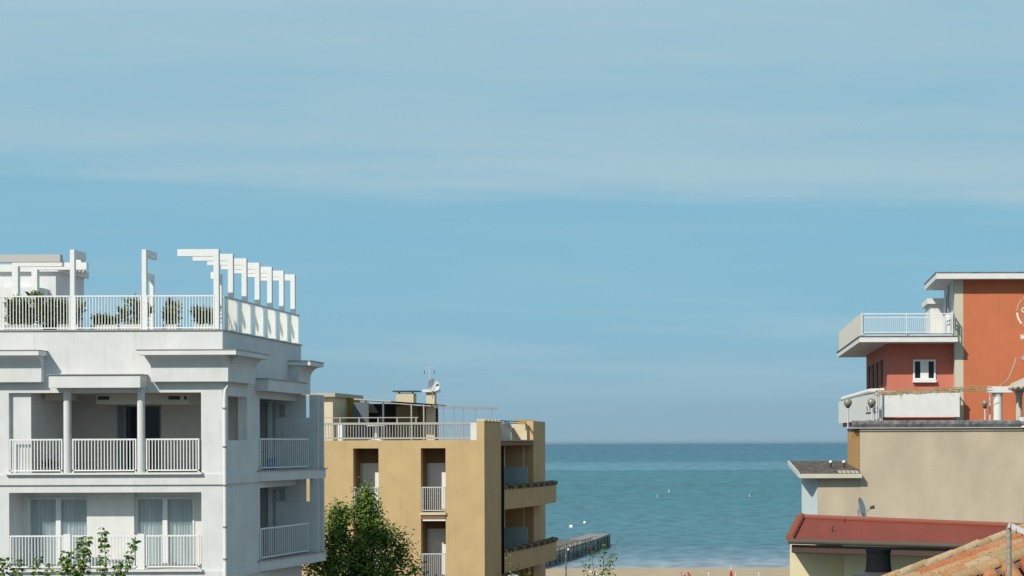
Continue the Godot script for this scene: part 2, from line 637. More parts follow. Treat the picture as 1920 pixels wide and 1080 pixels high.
# a flat canopy on a curved corbel, as an outline in (out, up) swept along one side
func corbel_outline(out: float, band: float, y_top: float, y_band: float, y_low: float) -> Array:
	var p := [Vector2(0, y_low), Vector2(band, y_low), Vector2(band, y_band)]
	for i in range(1, 8):
		var t := i / 8.0
		p.append(Vector2(band + (out - 0.06 - band) * (1.0 - cos(t * PI / 2)), y_band + (y_top - 0.17 - y_band) * sin(t * PI / 2)))
	p.append(Vector2(out - 0.06, y_top - 0.165))
	p.append(Vector2(0, y_top - 0.165))
	return p

func white_building() -> void:
	var b := thing("apartment_building", "white rendered apartment house with roof terrace, loggias and curved corbel canopies", "building", Vector3(-18.033, 0, -55))
	var w: Material = M.white_wall
	# ---- front wall with its two loggia openings
	var f := MB.new()
	f.box(-14, 12.13, -0.3, 0, 14.06, 0)
	f.box(-14, 9.6, -0.3, -6.69, 12.13, 0)
	f.box(-0.68, 9.6, -0.3, 0, 12.13, 0)
	f.box(-14, 9.01, -0.3, 0, 9.6, 0)
	f.box(-14, 6.6, -0.3, -6.69, 9.01, 0)
	f.box(-0.68, 6.6, -0.3, 0, 9.01, 0)
	f.box(-14, 0, -0.3, 0, 6.6, 0)
	part(b, "front_wall", f, w)
	# ---- side wall with window and balcony openings
	part(b, "side_wall", side_wall_mesh(), w)
	var k := MB.new()
	k.box(-14, 0, -8.65, -0.3, 14.06, -8.4)
	k.box(-14, 0, -8.4, -13.7, 14.06, -0.3)
	part(b, "rear_wall", k, w)
	var slab := MB.new()
	slab.box(-13.7, 13.8, -8.4, -0.3, 14.02, -0.3)
	slab.box(-13.7, 12.13, -3.2, -0.3, 12.3, -0.3)
	slab.box(-13.7, 9.3, -8.4, -0.3, 9.6, -0.3)
	slab.box(-13.7, 9.01, -3.2, -0.3, 9.2, -0.3)
	slab.box(-13.7, 6.3, -8.4, -0.3, 6.6, -0.3)
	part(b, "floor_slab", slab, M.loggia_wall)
	# projecting storey band and thin sills
	for y in [[9.25, 9.57], [6.25, 6.55]]:
		part(b, "storey_band", bx(-14, y[0], 0.0, 0.06, y[1], 0.06).box(0.0, y[0], -3.5, 0.06, y[1], 0.0), w)
	for y in [9.6, 6.57]:
		part(b, "sill", bx(-6.75, y - 0.03, 0.0, -0.62, y + 0.03, 0.17), M.white_trim)
	part(b, "parapet_coping", bx(-14, 14.06, -0.34, 0.04, 14.1, 0.04).box(-0.34, 14.06, -8.69, 0.04, 14.1, -0.34), M.flashing)

	# ---- corbelled canopies
	var out := 0.64
	for c in [[-2.45, 0.0], [-12.0, -5.48]]:
		var x0: float = c[0]
		var x1: float = c[1]
		var cor := MB.new()
		var ol := corbel_outline(out, 0.25, 13.44, 12.87, 12.46)
		var x0b := x0 + 0.3 if x0 > -10 else x0
		cor.prism(ol, Vector3(x0b, 0, 0), Vector3.BACK, Vector3.UP, Vector3((0.25 if x1 == 0.0 else x1 - 0.08) - x0b, 0, 0))
		if x1 == 0.0:
			cor.prism(corbel_outline(0.62, 0.25, 13.44, 12.87, 12.463), Vector3(0, 0, -0.003), Vector3.RIGHT, Vector3.UP, Vector3(0, 0, -2.5))
		var cm := part(b, "canopy", cor, w)
		var pl := MB.new()
		if x1 == 0.0:
			pl.plan([Vector2(x0, 0), Vector2(x0, out), Vector2(0.62, out), Vector2(0.62, -2.9), Vector2(0, -2.9), Vector2(0, 0)], 13.275, 13.42)
		else:
			pl.box(x0, 13.275, 0, x1, 13.42, out)
		part(cm, "canopy_plate", pl, M.white_trim)
		var fl := MB.new()
		if x1 == 0.0:
			fl.plan([Vector2(x0 - 0.02, 0), Vector2(x0 - 0.02, out + 0.02), Vector2(0.64, out + 0.02), Vector2(0.64, -2.92), Vector2(0, -2.92), Vector2(0, 0)], 13.421, 13.445)
		else:
			fl.box(x0, 13.421, 0, x1 + 0.02, 13.445, out + 0.02)
		part(cm, "flashing", fl, M.flashing)
	# box balconies between and beside them
	var bo := part(b, "awning_box", bx(-5.2, 12.27, 0, -2.37, 12.66, 0.56), w)
	part(bo, "flashing", bx(-5.24, 12.661, 0, -2.33, 12.69, 0.6), M.flashing)
	bo = part(b, "awning_box", bx(0, 12.27, -7.9, 0.42, 12.66, -3.3), w)
	part(bo, "flashing", bx(0, 12.661, -7.94, 0.45, 12.69, -3.26), M.flashing)
	# far canopy at the back corner, with the vents under it
	var fc := MB.new()
	fc.prism(corbel_outline(0.8, 0.35, 13.44, 12.85, 12.3), Vector3(0, 0, -7.1), Vector3.RIGHT, Vector3.UP, Vector3(0, 0, -1.5))
	var fcm := part(b, "canopy", fc, w)
	part(fcm, "canopy_plate", bx(0, 13.275, -8.7, 0.8, 13.42, -7.0), M.white_trim)
	part(fcm, "flashing", bx(0, 13.421, -8.72, 0.83, 13.45, -6.98), M.flashing)

	# ---- upper loggia
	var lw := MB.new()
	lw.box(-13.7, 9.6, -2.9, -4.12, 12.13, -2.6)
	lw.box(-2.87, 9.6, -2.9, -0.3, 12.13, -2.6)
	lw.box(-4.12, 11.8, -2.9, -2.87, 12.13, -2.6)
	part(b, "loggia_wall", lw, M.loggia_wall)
	part(b, "wing_wall", bx(-6.689, 9.6, -2.6, -6.05, 12.13, -0.13), w)
	var dr := part(b, "glass_door", bx(-4.12, 9.6, -2.74, -2.87, 11.8, -2.68), M.dark_glass)
	part(dr, "door_frame", bx(-4.12, 9.6, -2.68, -4.03, 11.8, -2.62).box(-2.93, 9.6, -2.68, -2.87, 11.8, -2.62).box(-3.52, 9.6, -2.68, -3.46, 11.74, -2.62).box(-4.03, 11.74, -2.68, -2.93, 11.8, -2.62), M.door_grey)
	part(b, "shutter", bx(-4.27, 9.62, -2.6, -4.13, 11.78, -2.52), M.blue_grey)
	var sb := part(b, "soffit_box", bx(-4.35, 11.8, -2.59, -1.42, 12.125, -1.0), M.pale_cream)
	for x in [-4.3, -2.05, -1.55]:
		part(sb, "vent", bx(x, 11.93, -0.998, x + (0.36 if x < -1.8 else 0.07), 12.04, -0.98), M.vent)
	part(b, "soffit_box", bx(-5.9, 11.93, -1.7, -5.25, 12.125, -0.8), M.pale_cream)
	for x in [-4.83, -2.53]:
		part(b, "column", MB.new().lathe(Vector3(x, 0, 0.06), [[0.0, 9.63], [0.115, 9.63], [0.115, 12.16], [0.135, 12.17], [0.135, 12.268], [0.0, 12.268]], 20), w)
	railing(b, Vector3(-6.64, 9.63, 0.06), Vector3(-4.99, 9.63, 0.06), 1.06, 16, M.white_paint)
	railing(b, Vector3(-4.68, 9.63, 0.06), Vector3(-2.68, 9.63, 0.06), 1.06, 19, M.white_paint)
	railing(b, Vector3(-2.38, 9.63, 0.06), Vector3(-0.72, 9.63, 0.06), 1.06, 16, M.white_paint)

	# ---- lower loggia: two windows with a pier between
	var lo := MB.new()
	lo.box(-6.69, 6.6, -1.4, -6.5, 9.01, -0.9)
	lo.box(-4.58, 6.6, -1.4, -3.08, 9.01, -0.78)
	lo.box(-1.22, 6.6, -1.4, -0.3, 9.01, -0.95)
	lo.box(-6.5, 8.82, -1.4, -4.58, 9.01, -0.95)
	lo.box(-3.08, 8.82, -1.4, -1.22, 9.01, -0.95)
	lo.box(-13.7, 6.6, -3.0, -0.3, 9.01, -2.8)
	lo.box(-6.9, 6.6, -2.8, -6.69, 9.01, -0.3)
	part(b, "loggia_wall", lo, M.white_trim)
	part(b, "dark_room_backing", bx(-6.55, 6.61, -2.1, -0.5, 9.0, -2.0), M.room_dark)  # backing sheet; the darkness of the unlit room is put into its colour
	for x in [[-6.5, -4.58], [-3.08, -1.22]]:
		var xa: float = x[0]
		var xb: float = x[1]
		var xm := (xa + xb) * 0.5
		var fr := MB.new()
		fr.box(xa, 6.62, -1.020, xa + 0.055, 8.82, -0.92).box(xb - 0.055, 6.62, -1.020, xb, 8.82, -0.92).box(xm - 0.075, 6.62, -1.030, xm + 0.075, 8.82, -0.91)
		fr.box(xa + 0.055, 8.77, -1.020, xm - 0.075, 8.82, -0.92).box(xm + 0.075, 8.77, -1.020, xb - 0.055, 8.82, -0.92)
		fr.box(xa + 0.055, 6.62, -1.020, xm - 0.075, 6.72, -0.92).box(xm + 0.075, 6.62, -1.020, xb - 0.055, 6.72, -0.92)
		var win := part(b, "window", fr, M.white_paint)
		part(win, "pane", bx(xa + 0.055, 6.72, -0.975, xm - 0.075, 8.77, -0.967), M.glass)
		part(win, "pane", bx(xm + 0.075, 6.72, -0.975, xb - 0.055, 8.77, -0.967), M.glass)
		for h in 2:
			var ca := xa + 0.03 if h == 0 else xm + 0.02
			var cb := xm - 0.02 if h == 0 else xb - 0.03
			var cu := MB.new()
			var nseg := 60
			for i in nseg:
				var ua := float(i) / nseg
				var ub := float(i + 1) / nseg
				var za := -1.09 + 0.035 * sin(ua * 52.0 + 1.7 * sin(ua * 9.0 + h)) + 0.012 * sin(ua * 131.0)
				var zb := -1.09 + 0.035 * sin(ub * 52.0 + 1.7 * sin(ub * 9.0 + h)) + 0.012 * sin(ub * 131.0)
				cu.quad(Vector3(lerpf(ca, cb, ua), 6.63, za), Vector3(lerpf(ca, cb, ub), 6.63, zb), Vector3(lerpf(ca, cb, ub), 8.8, zb), Vector3(lerpf(ca, cb, ua), 8.8, za))
			one("curtain", cu, M.curtain, "pale sheer curtain behind the %s pane of the white house's %s lower window" % [["left", "right"][h], "left" if xa < -4 else "right"], "curtain", Vector3(-18.033, 0, -55), "sheer curtains in the lower loggia")
	railing(b, Vector3(-6.64, 6.62, 0.06), Vector3(-4.98, 6.62, 0.06), 1.06, 16, M.white_paint, 0.022)
	railing(b, Vector3(-4.7, 6.62, 0.06), Vector3(-2.66, 6.62, 0.06), 1.06, 19, M.white_paint, 0.022)
	railing(b, Vector3(-2.4, 6.62, 0.06), Vector3(-0.72, 6.62, 0.06), 1.06, 16, M.white_paint, 0.022)
	for x in [-4.84, -2.53]:
		part(b, "railing_post", bx(x - 0.11, 6.61, 0.0, x + 0.11, 7.72, 0.12), M.white_paint)

	# ---- rainwater pipe on the corner
	var dp := part(b, "downpipe", MB.new().tube([Vector3(0.3, 12.52, 0.12), Vector3(0.12, 12.2, 0.13), Vector3(0.1, 11.9, 0.13), Vector3(0.1, 3.0, 0.13)], 0.055, 10), M.white_paint)
	for y in [11.6, 10.4, 9.2, 7.9, 6.9]:
		part(dp, "bracket", MB.new().lathe(Vector3(0.1, y, 0.13), [[0.055, 0.0], [0.072, 0.0], [0.072, 0.05], [0.055, 0.05]], 12), M.flashing)

	# ---- side balconies
	var y_list := [9.6, 6.6]
	for lv in 2:
		var y: float = y_list[lv]
		part(b, "balcony_slab", MB.new().plan([Vector2(0, -3.5), Vector2(0.08, -3.55), Vector2(0.36, -5.0), Vector2(0.58, -6.7), Vector2(0.72, -8.2), Vector2(0.80, -8.95), Vector2(0, -8.95)], y - 0.33, y), w)
		part(b, "slab_edge", MB.new().plan([Vector2(0, -3.44), Vector2(0.1, -3.5), Vector2(0.4, -5.0), Vector2(0.62, -6.7), Vector2(0.76, -8.2), Vector2(0.87, -9.0), Vector2(0, -9.0)], y + 0.001, y + 0.035), M.flashing)
		var top := y + 2.44
		var rw := MB.new()
		rw.box(-1.9, y, -8.4, -1.6, top, -3.3)
		rw.box(-1.6, y, -3.75, -0.3, top, -3.5)
		part(b, "balcony_wall", rw, w)
		part(b, "balcony_door", bx(-1.6, y + 0.04, -4.75, -1.56, y + 2.1, -4.0), M.door_grey)
		part(b, "balcony_window", bx(-1.6, y + 1.0, -6.6, -1.55, y + 2.1, -5.6), M.door_grey)
		var pw := MB.new()
		pw.box(-1.6, y, -8.1, 0.47, y + 1.85, -7.98)
		part(b, "partition", pw, w)
		for fx in [[0.475, 0.79, -8.05], [0.60, 0.83, -8.6]]:
			part(b, "fin", bx(fx[0], y + 0.04, fx[2] - 0.05, fx[1], y + 2.665, fx[2] + 0.05), w)
		part(b, "partition_head", bx(-1.6, y + 1.852, -8.12, 0.33, y + 2.66, -8.05), w)
		part(b, "partition_door", bx(-1.27, y + 0.03, -7.979, -0.99, y + 2.3, -7.94), M.side_door)
		part(b, "partition_pillar", bx(-0.98, y, -7.979, -0.84, top, -7.86), w)
		part(b, "partition_slot", bx(-0.82, y + 0.03, -7.979, -0.73, y + 2.25, -7.95), M.side_door)
		part(b, "partition_window", bx(-0.60, y + 1.88, -8.049, -0.41, y + 2.3, -8.03), M.side_door)
		part(b, "end_post", bx(-1.6, y, -8.4, -1.2, top, -8.15).box(-0.35, y, -8.4, 0.0, top, -8.2), w)
		part(b, "far_wall", bx(-1.2, y, -9.9, -0.75, top, -9.7).box(-1.2, y, -9.7, -1.1, top, -8.6), w)
		railing(b, Vector3(0.03, y + 0.04, -3.66), Vector3(0.50, y + 0.04, -7.75), 1.06, 22, M.white_paint, 0.024)
	var pot := thing("potted_plant", "small dark potted plant behind the upper loggia railing, beside its left column", "potted plant", Vector3(-18.033 - 5.55, 9.6, -55 - 0.35))
	part(pot, "pot", MB.new().lathe(Vector3.ZERO, [[0.0, 0.0], [0.09, 0.0], [0.13, 0.2], [0.14, 0.22], [0.11, 0.22], [0.0, 0.2]], 14), M.room_dark)
	var pxf := []
	var pcol := []
	for i in 90:
		var d := Vector3(rng.randfn(0, 1), rng.randf_range(0.2, 1.6), rng.randfn(0, 1)).normalized()
		var sd := d.cross(Vector3(rng.randfn(0, 1), 0.3, rng.randfn(0, 1))).normalized()
		pxf.append(Transform3D(Basis(sd * 0.16, d * 0.2, sd.cross(d) * 0.16), Vector3(0, 0.22, 0) + d * rng.randf_range(0.0, 0.22)))
		pcol.append(Color(0.03, 0.045, 0.02))
	scatter(pot, "foliage", blade_mesh(0.15), M.blade, pxf, pcol)
	# bucket and drying rack on the upper side balcony
	one("bucket", MB.new().lathe(Vector3.ZERO, [[0.0, 0.0], [0.13, 0.0], [0.17, 0.34], [0.18, 0.34], [0.18, 0.37], [0.155, 0.37], [0.12, 0.03], [0.0, 0.03]], 18), M.blue_plastic, "blue plastic bucket on the floor of the white house's upper side balcony", "bucket", Vector3(-18.033 - 0.2, 9.64, -55 - 5.7))
	var rk := thing("drying_rack", "folding laundry drying rack standing behind the upper side balcony railing", "drying rack", Vector3(-18.033 - 0.05, 9.64, -55 - 7.2))
	for q in [[-0.35, 0.35], [0.35, -0.35]]:
		part(rk, "leg", MB.new().tube([Vector3(q[0] * 0.5, 0, -0.3), Vector3(q[1] * 0.5, 0.85, -0.3)], 0.012, 6), M.grey_metal)
		part(rk, "leg", MB.new().tube([Vector3(q[0] * 0.5, 0, 0.3), Vector3(q[1] * 0.5, 0.85, 0.3)], 0.012, 6), M.grey_metal)
	for i in 6:
		part(rk, "rail", MB.new().tube([Vector3(-0.2 + i * 0.08, 0.85, -0.4), Vector3(-0.2 + i * 0.08, 0.85, 0.4)], 0.008, 6), M.grey_metal)

	# ---- roof terrace: penthouse, railing, screens
	var ph := MB.new()
	ph.box(-13.6, 14.02, -8.4, -7.74, 16.5, -6.0)
	ph.box(-13.6, 14.02, -6.0, -8.0, 15.9, -5.2)
	var pp := part(b, "penthouse", ph, w)
	part(pp, "roof_slab", bx(-13.7, 16.5, -8.5, -7.6, 16.75, -5.85), M.white_trim)
	for i in 5:
		part(pp, "roof_tile", MB.new().tube([Vector3(-7.62, 16.72, -6.3 - 0.3 * i), Vector3(-7.36, 16.62, -6.3 - 0.3 * i)], 0.09, 8, 0.075), M.tan_stone)
	part(pp, "doorway", bx(-7.738, 14.05, -7.9, -7.72, 15.35, -7.5), M.door_grey)
	part(pp, "chimney", bx(-7.9, 16.75, -8.2, -7.6, 17.1, -7.8), M.white_trim)
	part(pp, "recess", bx(-8.55, 14.05, -5.998, -7.95, 15.9, -5.97), M.white_trim)
	for sp in [[-14.0, -4.82, 46], [-4.68, -2.58, 21], [-2.43, -0.3, 21]]:
		railing(b, Vector3(sp[0], 14.1, -0.14), Vector3(sp[1], 14.1, -0.14), 1.08, sp[2] * (2 if sp[0] < -10 else 1), M.white_paint, 0.022, 0.045, 0.06)
	for i in 6:
		var za := -0.35 - i * 1.385
		var zb := za - 1.20
		var scr := part(b, "side_screen", bx(-0.05, 14.13, zb, -0.04, 15.12, za), M.screen_cloth)
		part(scr, "screen_frame", MB.new().beam(Vector3(-0.045, 15.14, za + 0.09), Vector3(-0.045, 15.14, zb - 0.09), 0.05, 0.05).beam(Vector3(-0.045, 14.13, za + 0.05), Vector3(-0.045, 15.11, za + 0.05), 0.05, 0.05).beam(Vector3(-0.045, 14.13, zb - 0.04), Vector3(-0.045, 15.11, zb - 0.04), 0.05, 0.05), M.pale_metal)

	# ---- pergola frames on the terrace, each one a thing
	var pg := thing("pergola", "white pergola of seven post and beam frames along the terrace's right edge", "pergola", Vector3(-18.033, 14.02, -55))
	for i in 7:
		var z := -0.2 - i * 1.385
		part(pg, "post", bx(-0.32, 0.1, z - 0.07, -0.16, 2.6, z + 0.07), M.white_paint)
		part(pg, "beam", bx(-1.45, 2.38, z - 0.07, -0.32, 2.6, z + 0.07), M.white_paint)
	var pl := [
		[-4.75, -0.2, 0, -0.9, "tall white post with a stub beam at the railing, nearer the penthouse"],
		[-2.5, -0.2, 0, -0.9, "tall white post with a stub beam rising from the middle of the front railing"],
		[-5.25, -8.3, 0, 0.85, "white post with a stub beam at the terrace's back edge, behind the middle railing post"],
		[-2.8, -8.3, 0, 0.85, "white post with a stub beam at the back edge, seen beside the first pergola frame"],
		[-7.78, -3.0, 1.55, 0, "white portal post with a long beam in front of the penthouse, nearer the railing"],
		[-7.62, -4.1, 1.75, 0, "white portal post with a long beam touching the penthouse corner, the inner one"],
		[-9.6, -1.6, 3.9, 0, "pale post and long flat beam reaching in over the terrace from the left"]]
	for q in pl:
		var t := thing("pergola_post", q[4], "pergola post", Vector3(-18.033 + q[0], 14.02, -55 + q[1]), 0.0, "white pergola posts on the roof terrace")
		var wd := 0.068 if absf(q[3]) > 0 else 0.095
		part(t, "post", bx(-wd, 0.08, -wd, wd, 2.6, wd), M.white_paint)
		if q[2] > 0:
			part(t, "beam", bx(wd, 2.36, -wd, q[2], 2.598, wd), M.shaded_white if q[2] > 3.0 else M.white_paint)  # the longest beam carries its shade as a grey colour
		else:
			var sg := signf(q[3])
			part(t, "beam", bx(-wd + 0.01, 2.36, wd * sg, wd - 0.01, 2.598, q[3]), M.white_paint)
	# terrace shrubs in boxes
	var sh := [
		[-6.25, -0.75, 1.05, 1.3, "large bushy oleander behind the front terrace railing, leftmost of the roof plants", 1500],
		[-5.3, -0.75, 0.7, 1.12, "bushy green shrub beside the tall post nearer the penthouse", 850],
		[-4.0, -0.9, 0.55, 0.55, "low spreading shrub behind the railing between the two tall posts", 360],
		[-3.05, -0.8, 0.5, 1.1, "upright dark shrub just left of the middle railing post", 480],
		[-1.9, -0.9, 0.3, 1.12, "slender dark conifer-like shrub to the right of the middle railing post", 360],
		[-0.78, -0.85, 0.42, 0.85, "spiky grassy shrub beside the pergola's first frame", 420]]
	for q in sh:
		terrace_shrub(Vector3(-18.033 + q[0], 14.02, -55 + q[1]), q[2], q[3], q[5], q[4])

func side_wall_mesh() -> MB:
	var s := MB.new()
	s.box(-0.3, 12.04, -8.65, 0, 14.06, -0.3)
	s.box(-0.3, 10.63, -0.5, 0, 12.04, -0.3)
	s.box(-0.3, 9.6, -3.75, 0, 12.04, -2.42)
	s.box(-0.3, 9.6, -2.42, 0, 10.63, -0.3)
	s.box(-0.3, 9.04, -8.65, 0, 9.6, -0.3)
	s.box(-0.3, 6.6, -3.75, 0, 9.04, -0.3)
	s.box(-0.3, 0, -8.65, 0, 6.6, -0.3)
	return s

func blade_mesh(wid: float) -> ArrayMesh:
	var mb := MB.new()
	mb.use_col = true
	var p := [Vector3(0, 0, 0), Vector3(wid, 0.45, 0.03), Vector3(0, 1.0, -0.06), Vector3(-wid, 0.45, 0.03), Vector3(0, 0.5, 0.0)]
	mb.quad(p[0], p[1], p[2], p[4])
	mb.quad(p[0], p[4], p[2], p[3])
	return mb.done()

func scatter(par: Node, called: String, mesh: Mesh, m: Material, xf: Array, cols: Array) -> MultiMeshInstance3D:
	var mm := MultiMesh.new()
	mm.transform_format = MultiMesh.TRANSFORM_3D
	mm.use_colors = true
	mm.mesh = mesh
	mm.instance_count = xf.size()
	for i in xf.size():
		mm.set_instance_transform(i, xf[i])
		mm.set_instance_color(i, cols[i])
	var o := MultiMeshInstance3D.new()
	o.multimesh = mm
	o.material_override = m
	o.name = numbered(par, called)
	par.add_child(o, true)
	o.set_meta("kind", "stuff")
	return o

func terrace_shrub(at: Vector3, r: float, h: float, n: int, label: String) -> void:
	var t := thing("terrace_shrub", label, "shrub", at, 0.0, "shrubs on the roof terrace")
	part(t, "planter", bx(-r * 0.8, 0.0, -0.2, r * 0.8, 0.28, 0.2), M.white_trim)
	var stems := MB.new()
	var xf := []
	var cols := []
	var ns := int(6 + r * 14)
	for s in ns:
		var base := Vector3(rng.randf_range(-r * 0.7, r * 0.7), 0.28, rng.randf_range(-0.12, 0.12))
		var lean := Vector3(rng.randfn(0, 0.22) + base.x * 0.35, 1.0, rng.randfn(0, 0.25)).normalized()
		var hh := (h - 0.25) * rng.randf_range(0.6, 1.05) * (1.0 - 0.35 * absf(base.x) / maxf(r, 0.1))
		stems.tube([base, base + lean * hh], 0.01, 4, 0.004)
		for k in int(n * 1.5 / ns):
			var tt := pow(rng.randf(), 0.8)
			var p := base + lean * hh * tt
			var dir := (Vector3(rng.randfn(0, 1), rng.randf_range(-0.1, 1.5), rng.randfn(0, 1))).normalized()
			var side := dir.cross(Vector3(rng.randfn(0, 1), rng.randfn(0, 1), rng.randfn(0, 1))).normalized()
			var L := rng.randf_range(0.13, 0.26)
			xf.append(Transform3D(Basis(side * L, dir * L, side.cross(dir) * L), p))
			var g := rng.randf_range(0.6, 1.5)
			cols.append(Color(0.15 * g * rng.randf_range(0.9, 1.3), 0.205 * g, 0.07 * g))
	part(t, "stems", stems, M.twig)
	scatter(t, "foliage", blade_mesh(0.15), M.blade, xf, cols)

func yellow_building() -> void:
	var b := thing("apartment_building", "yellow ochre apartment block with recessed windows, brown balconies and a cluttered roof terrace", "building", Vector3(-14.172, 0, -79), -1.5)
	var w: Material = M.yellow_wall
	# front wall: x -9..0, recessed bays at two columns, three storeys
	var f := MB.new()
	var cols := [[-5.93, -4.78], [-2.87, -1.75]]
	f.box(-9, 0, -0.35, -5.93, 10.66, 0)
	f.box(-4.78, 0, -0.35, -2.87, 10.66, 0)
	f.box(-1.75, 0, -0.35, -0.35, 10.66, 0)
	for c in cols:
		f.box(c[0], 10.3, -0.35, c[1], 10.66, 0)
		f.box(c[0], 0, -0.35, c[1], 1.6, 0)
	part(b, "front_wall", f, w)
	# corner fin and the fin at the far end of the balconies
	var fin := part(b, "corner_fin", bx(-0.35, 0, -3.8, 0, 11.52, 0.0), w)
	var fin2 := part(b, "far_fin", bx(-1.0, 0, -16.0, 0, 11.66, -12.4), w)
	for i in 10:
		part(fin, "coping_tile", MB.new().tube([Vector3(-0.38, 11.53, -0.1 - 0.4 * i), Vector3(0.04, 11.53, -0.1 - 0.4 * i)], 0.075, 8), M.clay_3 if i % 2 else M.tan_stone)
	for i in 7:
		part(fin2, "coping_tile", MB.new().tube([Vector3(-1.03, 11.67, -12.6 - 0.5 * i), Vector3(-0.45, 11.67, -12.6 - 0.5 * i)], 0.07, 8), M.clay_3)
	# set-back wall of the side balconies, rear and left walls, roof
	var s := MB.new()
	s.box(-2.0, 0, -12.4, -1.7, 10.42, -3.8)
	s.box(-1.7, 0, -3.8, -0.35, 10.42, -3.5)
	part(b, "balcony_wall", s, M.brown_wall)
	part(b, "rear_wall", bx(-9, 0, -16, -1.0, 10.66, -15.7).box(-9, 0, -15.7, -8.7, 10.66, -0.35), w)
	part(b, "roof_slab", bx(-8.7, 10.42, -15.7, -1.0, 10.62, -0.35), M.terrace_floor)
	part(b, "balcony_roof", bx(-1.0, 10.4, -12.38, 0.0, 10.62, -3.82), M.brown_wall)
	part(b, "roof_edge", bx(-1.0, 10.621, -12.38, 0.06, 10.68, -3.82), M.tan_stone)
	# recessed bays
	for ci in 2:
		var x0: float = cols[ci][0]
		var x1: float = cols[ci][1]
		for lv in 3:
			var y: float = 7.42 - lv * 2.99
			var top := y + 2.88 if lv == 0 else y + 2.62
			var bay := MB.new()
			bay.box(x0, y - 0.3, -1.2, x1, y, 0.04)
			bay.box(x0 - 0.2, y, -1.2, x0, top + 0.3, -0.35)
			bay.box(x1, y, -1.2, x1 + 0.2, top + 0.3, -0.35)
			bay.box(x0 - 0.2, top, -1.2, x1 + 0.2, top + 0.15, -0.35)
			if lv > 0:
				bay.box(x0, y + 2.69, -0.35, x1, y + 2.69 - 0.02, -0.02)
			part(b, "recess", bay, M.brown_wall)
			part(b, "recess_back", bx(x0 - 0.2, y, -1.35, x1 + 0.2, top + 0.3, -1.202), M.plastic_white)
			var door := part(b, "balcony_door", bx(x0 + 0.12, y + 0.02, -1.2, x1 - 0.004, y + 2.2, -1.12), M.plastic_white)
			part(door, "lintel", bx(x0, y + 2.2, -1.2, x1, top, -1.1), M.brown_wall)
			part(b, "sill", bx(x0 - 0.02, y - 0.12, 0.0, x1 + 0.02, y + 0.0, 0.1), M.cream_paint)
			if lv > 0:
				part(b, "shutter_box", bx(x0 + 0.08, top - 0.02, -0.34, x1 - 0.005, top + 0.14, 0.015), M.plastic_white)
			railing(b, Vector3(x0 + 0.02, y + 0.02, -0.05), Vector3(x1 - 0.02, y + 0.02, -0.05), 1.12, 11, M.pale_metal, 0.02, 0.05, 0.06)
	# bulging side balconies with tiled copings and frosted dividers
	for lv in 3:
		var y: float = 7.38 - lv * 2.99
		var outline := [Vector2(-0.1, -3.95), Vector2(0.12, -4.1), Vector2(0.36, -5.5), Vector2(0.58, -7.4), Vector2(0.76, -9.6), Vector2(0.88, -11.8), Vector2(0.92, -13.6), Vector2(0.86, -14.4), Vector2(0.0, -14.4)]
		var inner := []
		for p in outline:
			inner.append(Vector2(minf(p.x - 0.12, 0.8), p.y))
		var par := MB.new()
		for i in outline.size() - 2:
			var a: Vector2 = outline[i]
			var c: Vector2 = outline[i + 1]
			par.prism([a, c, Vector2(c.x - 0.14, c.y), Vector2(a.x - 0.14, a.y)], Vector3(0, y, 0), Vector3.RIGHT, Vector3.BACK, Vector3(0, 0.99, 0))
		par.plan([Vector2(-1.7, -3.8), Vector2(-0.24, -3.95), Vector2(0.0, -4.1), Vector2(0.44, -7.4), Vector2(0.74, -11.8), Vector2(0.72, -14.38), Vector2(0.0, -14.38), Vector2(0, -12.4), Vector2(-1.7, -12.4)], y + 0.03, y + 0.2)
		var pm := part(b, "balcony_parapet", par, w)
		for i in 24:
			var t := i / 23.0
			var zz := lerpf(-4.2, -14.2, t)
			var xx := 0.0
			for k in outline.size() - 2:
				if zz <= outline[k].y and zz >= outline[k + 1].y:
					xx = lerpf(outline[k].x, outline[k + 1].x, (zz - outline[k].y) / (outline[k + 1].y - outline[k].y))
			var tl := part(pm, "coping_tile", MB.new().tube([Vector3(-0.26, 0.07, 0.0), Vector3(0.07, 0.0, 0.0)], 0.085, 8, 0.1), [M.clay_3, M.roof_brown, M.roof_brown][i % 3])
			tl.position = Vector3(xx, y + 1.02, zz)
		part(b, "divider", bx(-1.65, y + 0.2, -8.4, 0.42, y + 1.95, -8.36), M.frosted)
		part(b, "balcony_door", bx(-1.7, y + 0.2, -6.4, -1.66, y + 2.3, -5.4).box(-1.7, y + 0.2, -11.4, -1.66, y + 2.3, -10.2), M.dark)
		part(b, "inner_pier", bx(-1.68, y + 0.2, -9.4, -0.9, y + 3.0, -9.1), M.pale_cream)
		part(b, "inner_pier", bx(-1.68, y + 0.2, -12.0, -0.4, y + 3.0, -11.75), M.yellow_wall)
	part(b, "drainpipe", MB.new().tube([Vector3(0.06, 10.4, -3.93), Vector3(0.06, 0.2, -3.93)], 0.06, 8), M.black_metal)

	# roof terrace railing: uprights below a broad rail, a hand rail above
	var rr := railing(b, Vector3(-8.6, 10.66, -0.1), Vector3(-0.62, 10.66, -0.1), 0.80, 62, M.rail_beige, 0.03, 0.1, 0.09)
	part(rr, "handrail", MB.new().beam(Vector3(-8.6, 11.68, -0.1), Vector3(-3.0, 11.68, -0.1), 0.04, 0.04), M.rail_beige)
	for i in 6:
		part(rr, "stanchion", bx(-7.4 + i * 0.86 - 0.025, 11.46, -0.125, -7.4 + i * 0.86 + 0.025, 11.66, -0.075), M.rail_beige)
	part(b, "railing_pier", bx(-0.62, 10.66, -0.22, -0.352, 11.44, -0.02), M.white_trim)

	# roof house: cream box, side with its shade painted grey, ochre strip, dark awning, beige wall
	var rh := MB.new()
	rh.box(-9.0, 10.62, -8.0, -7.9, 12.72, -3.6)
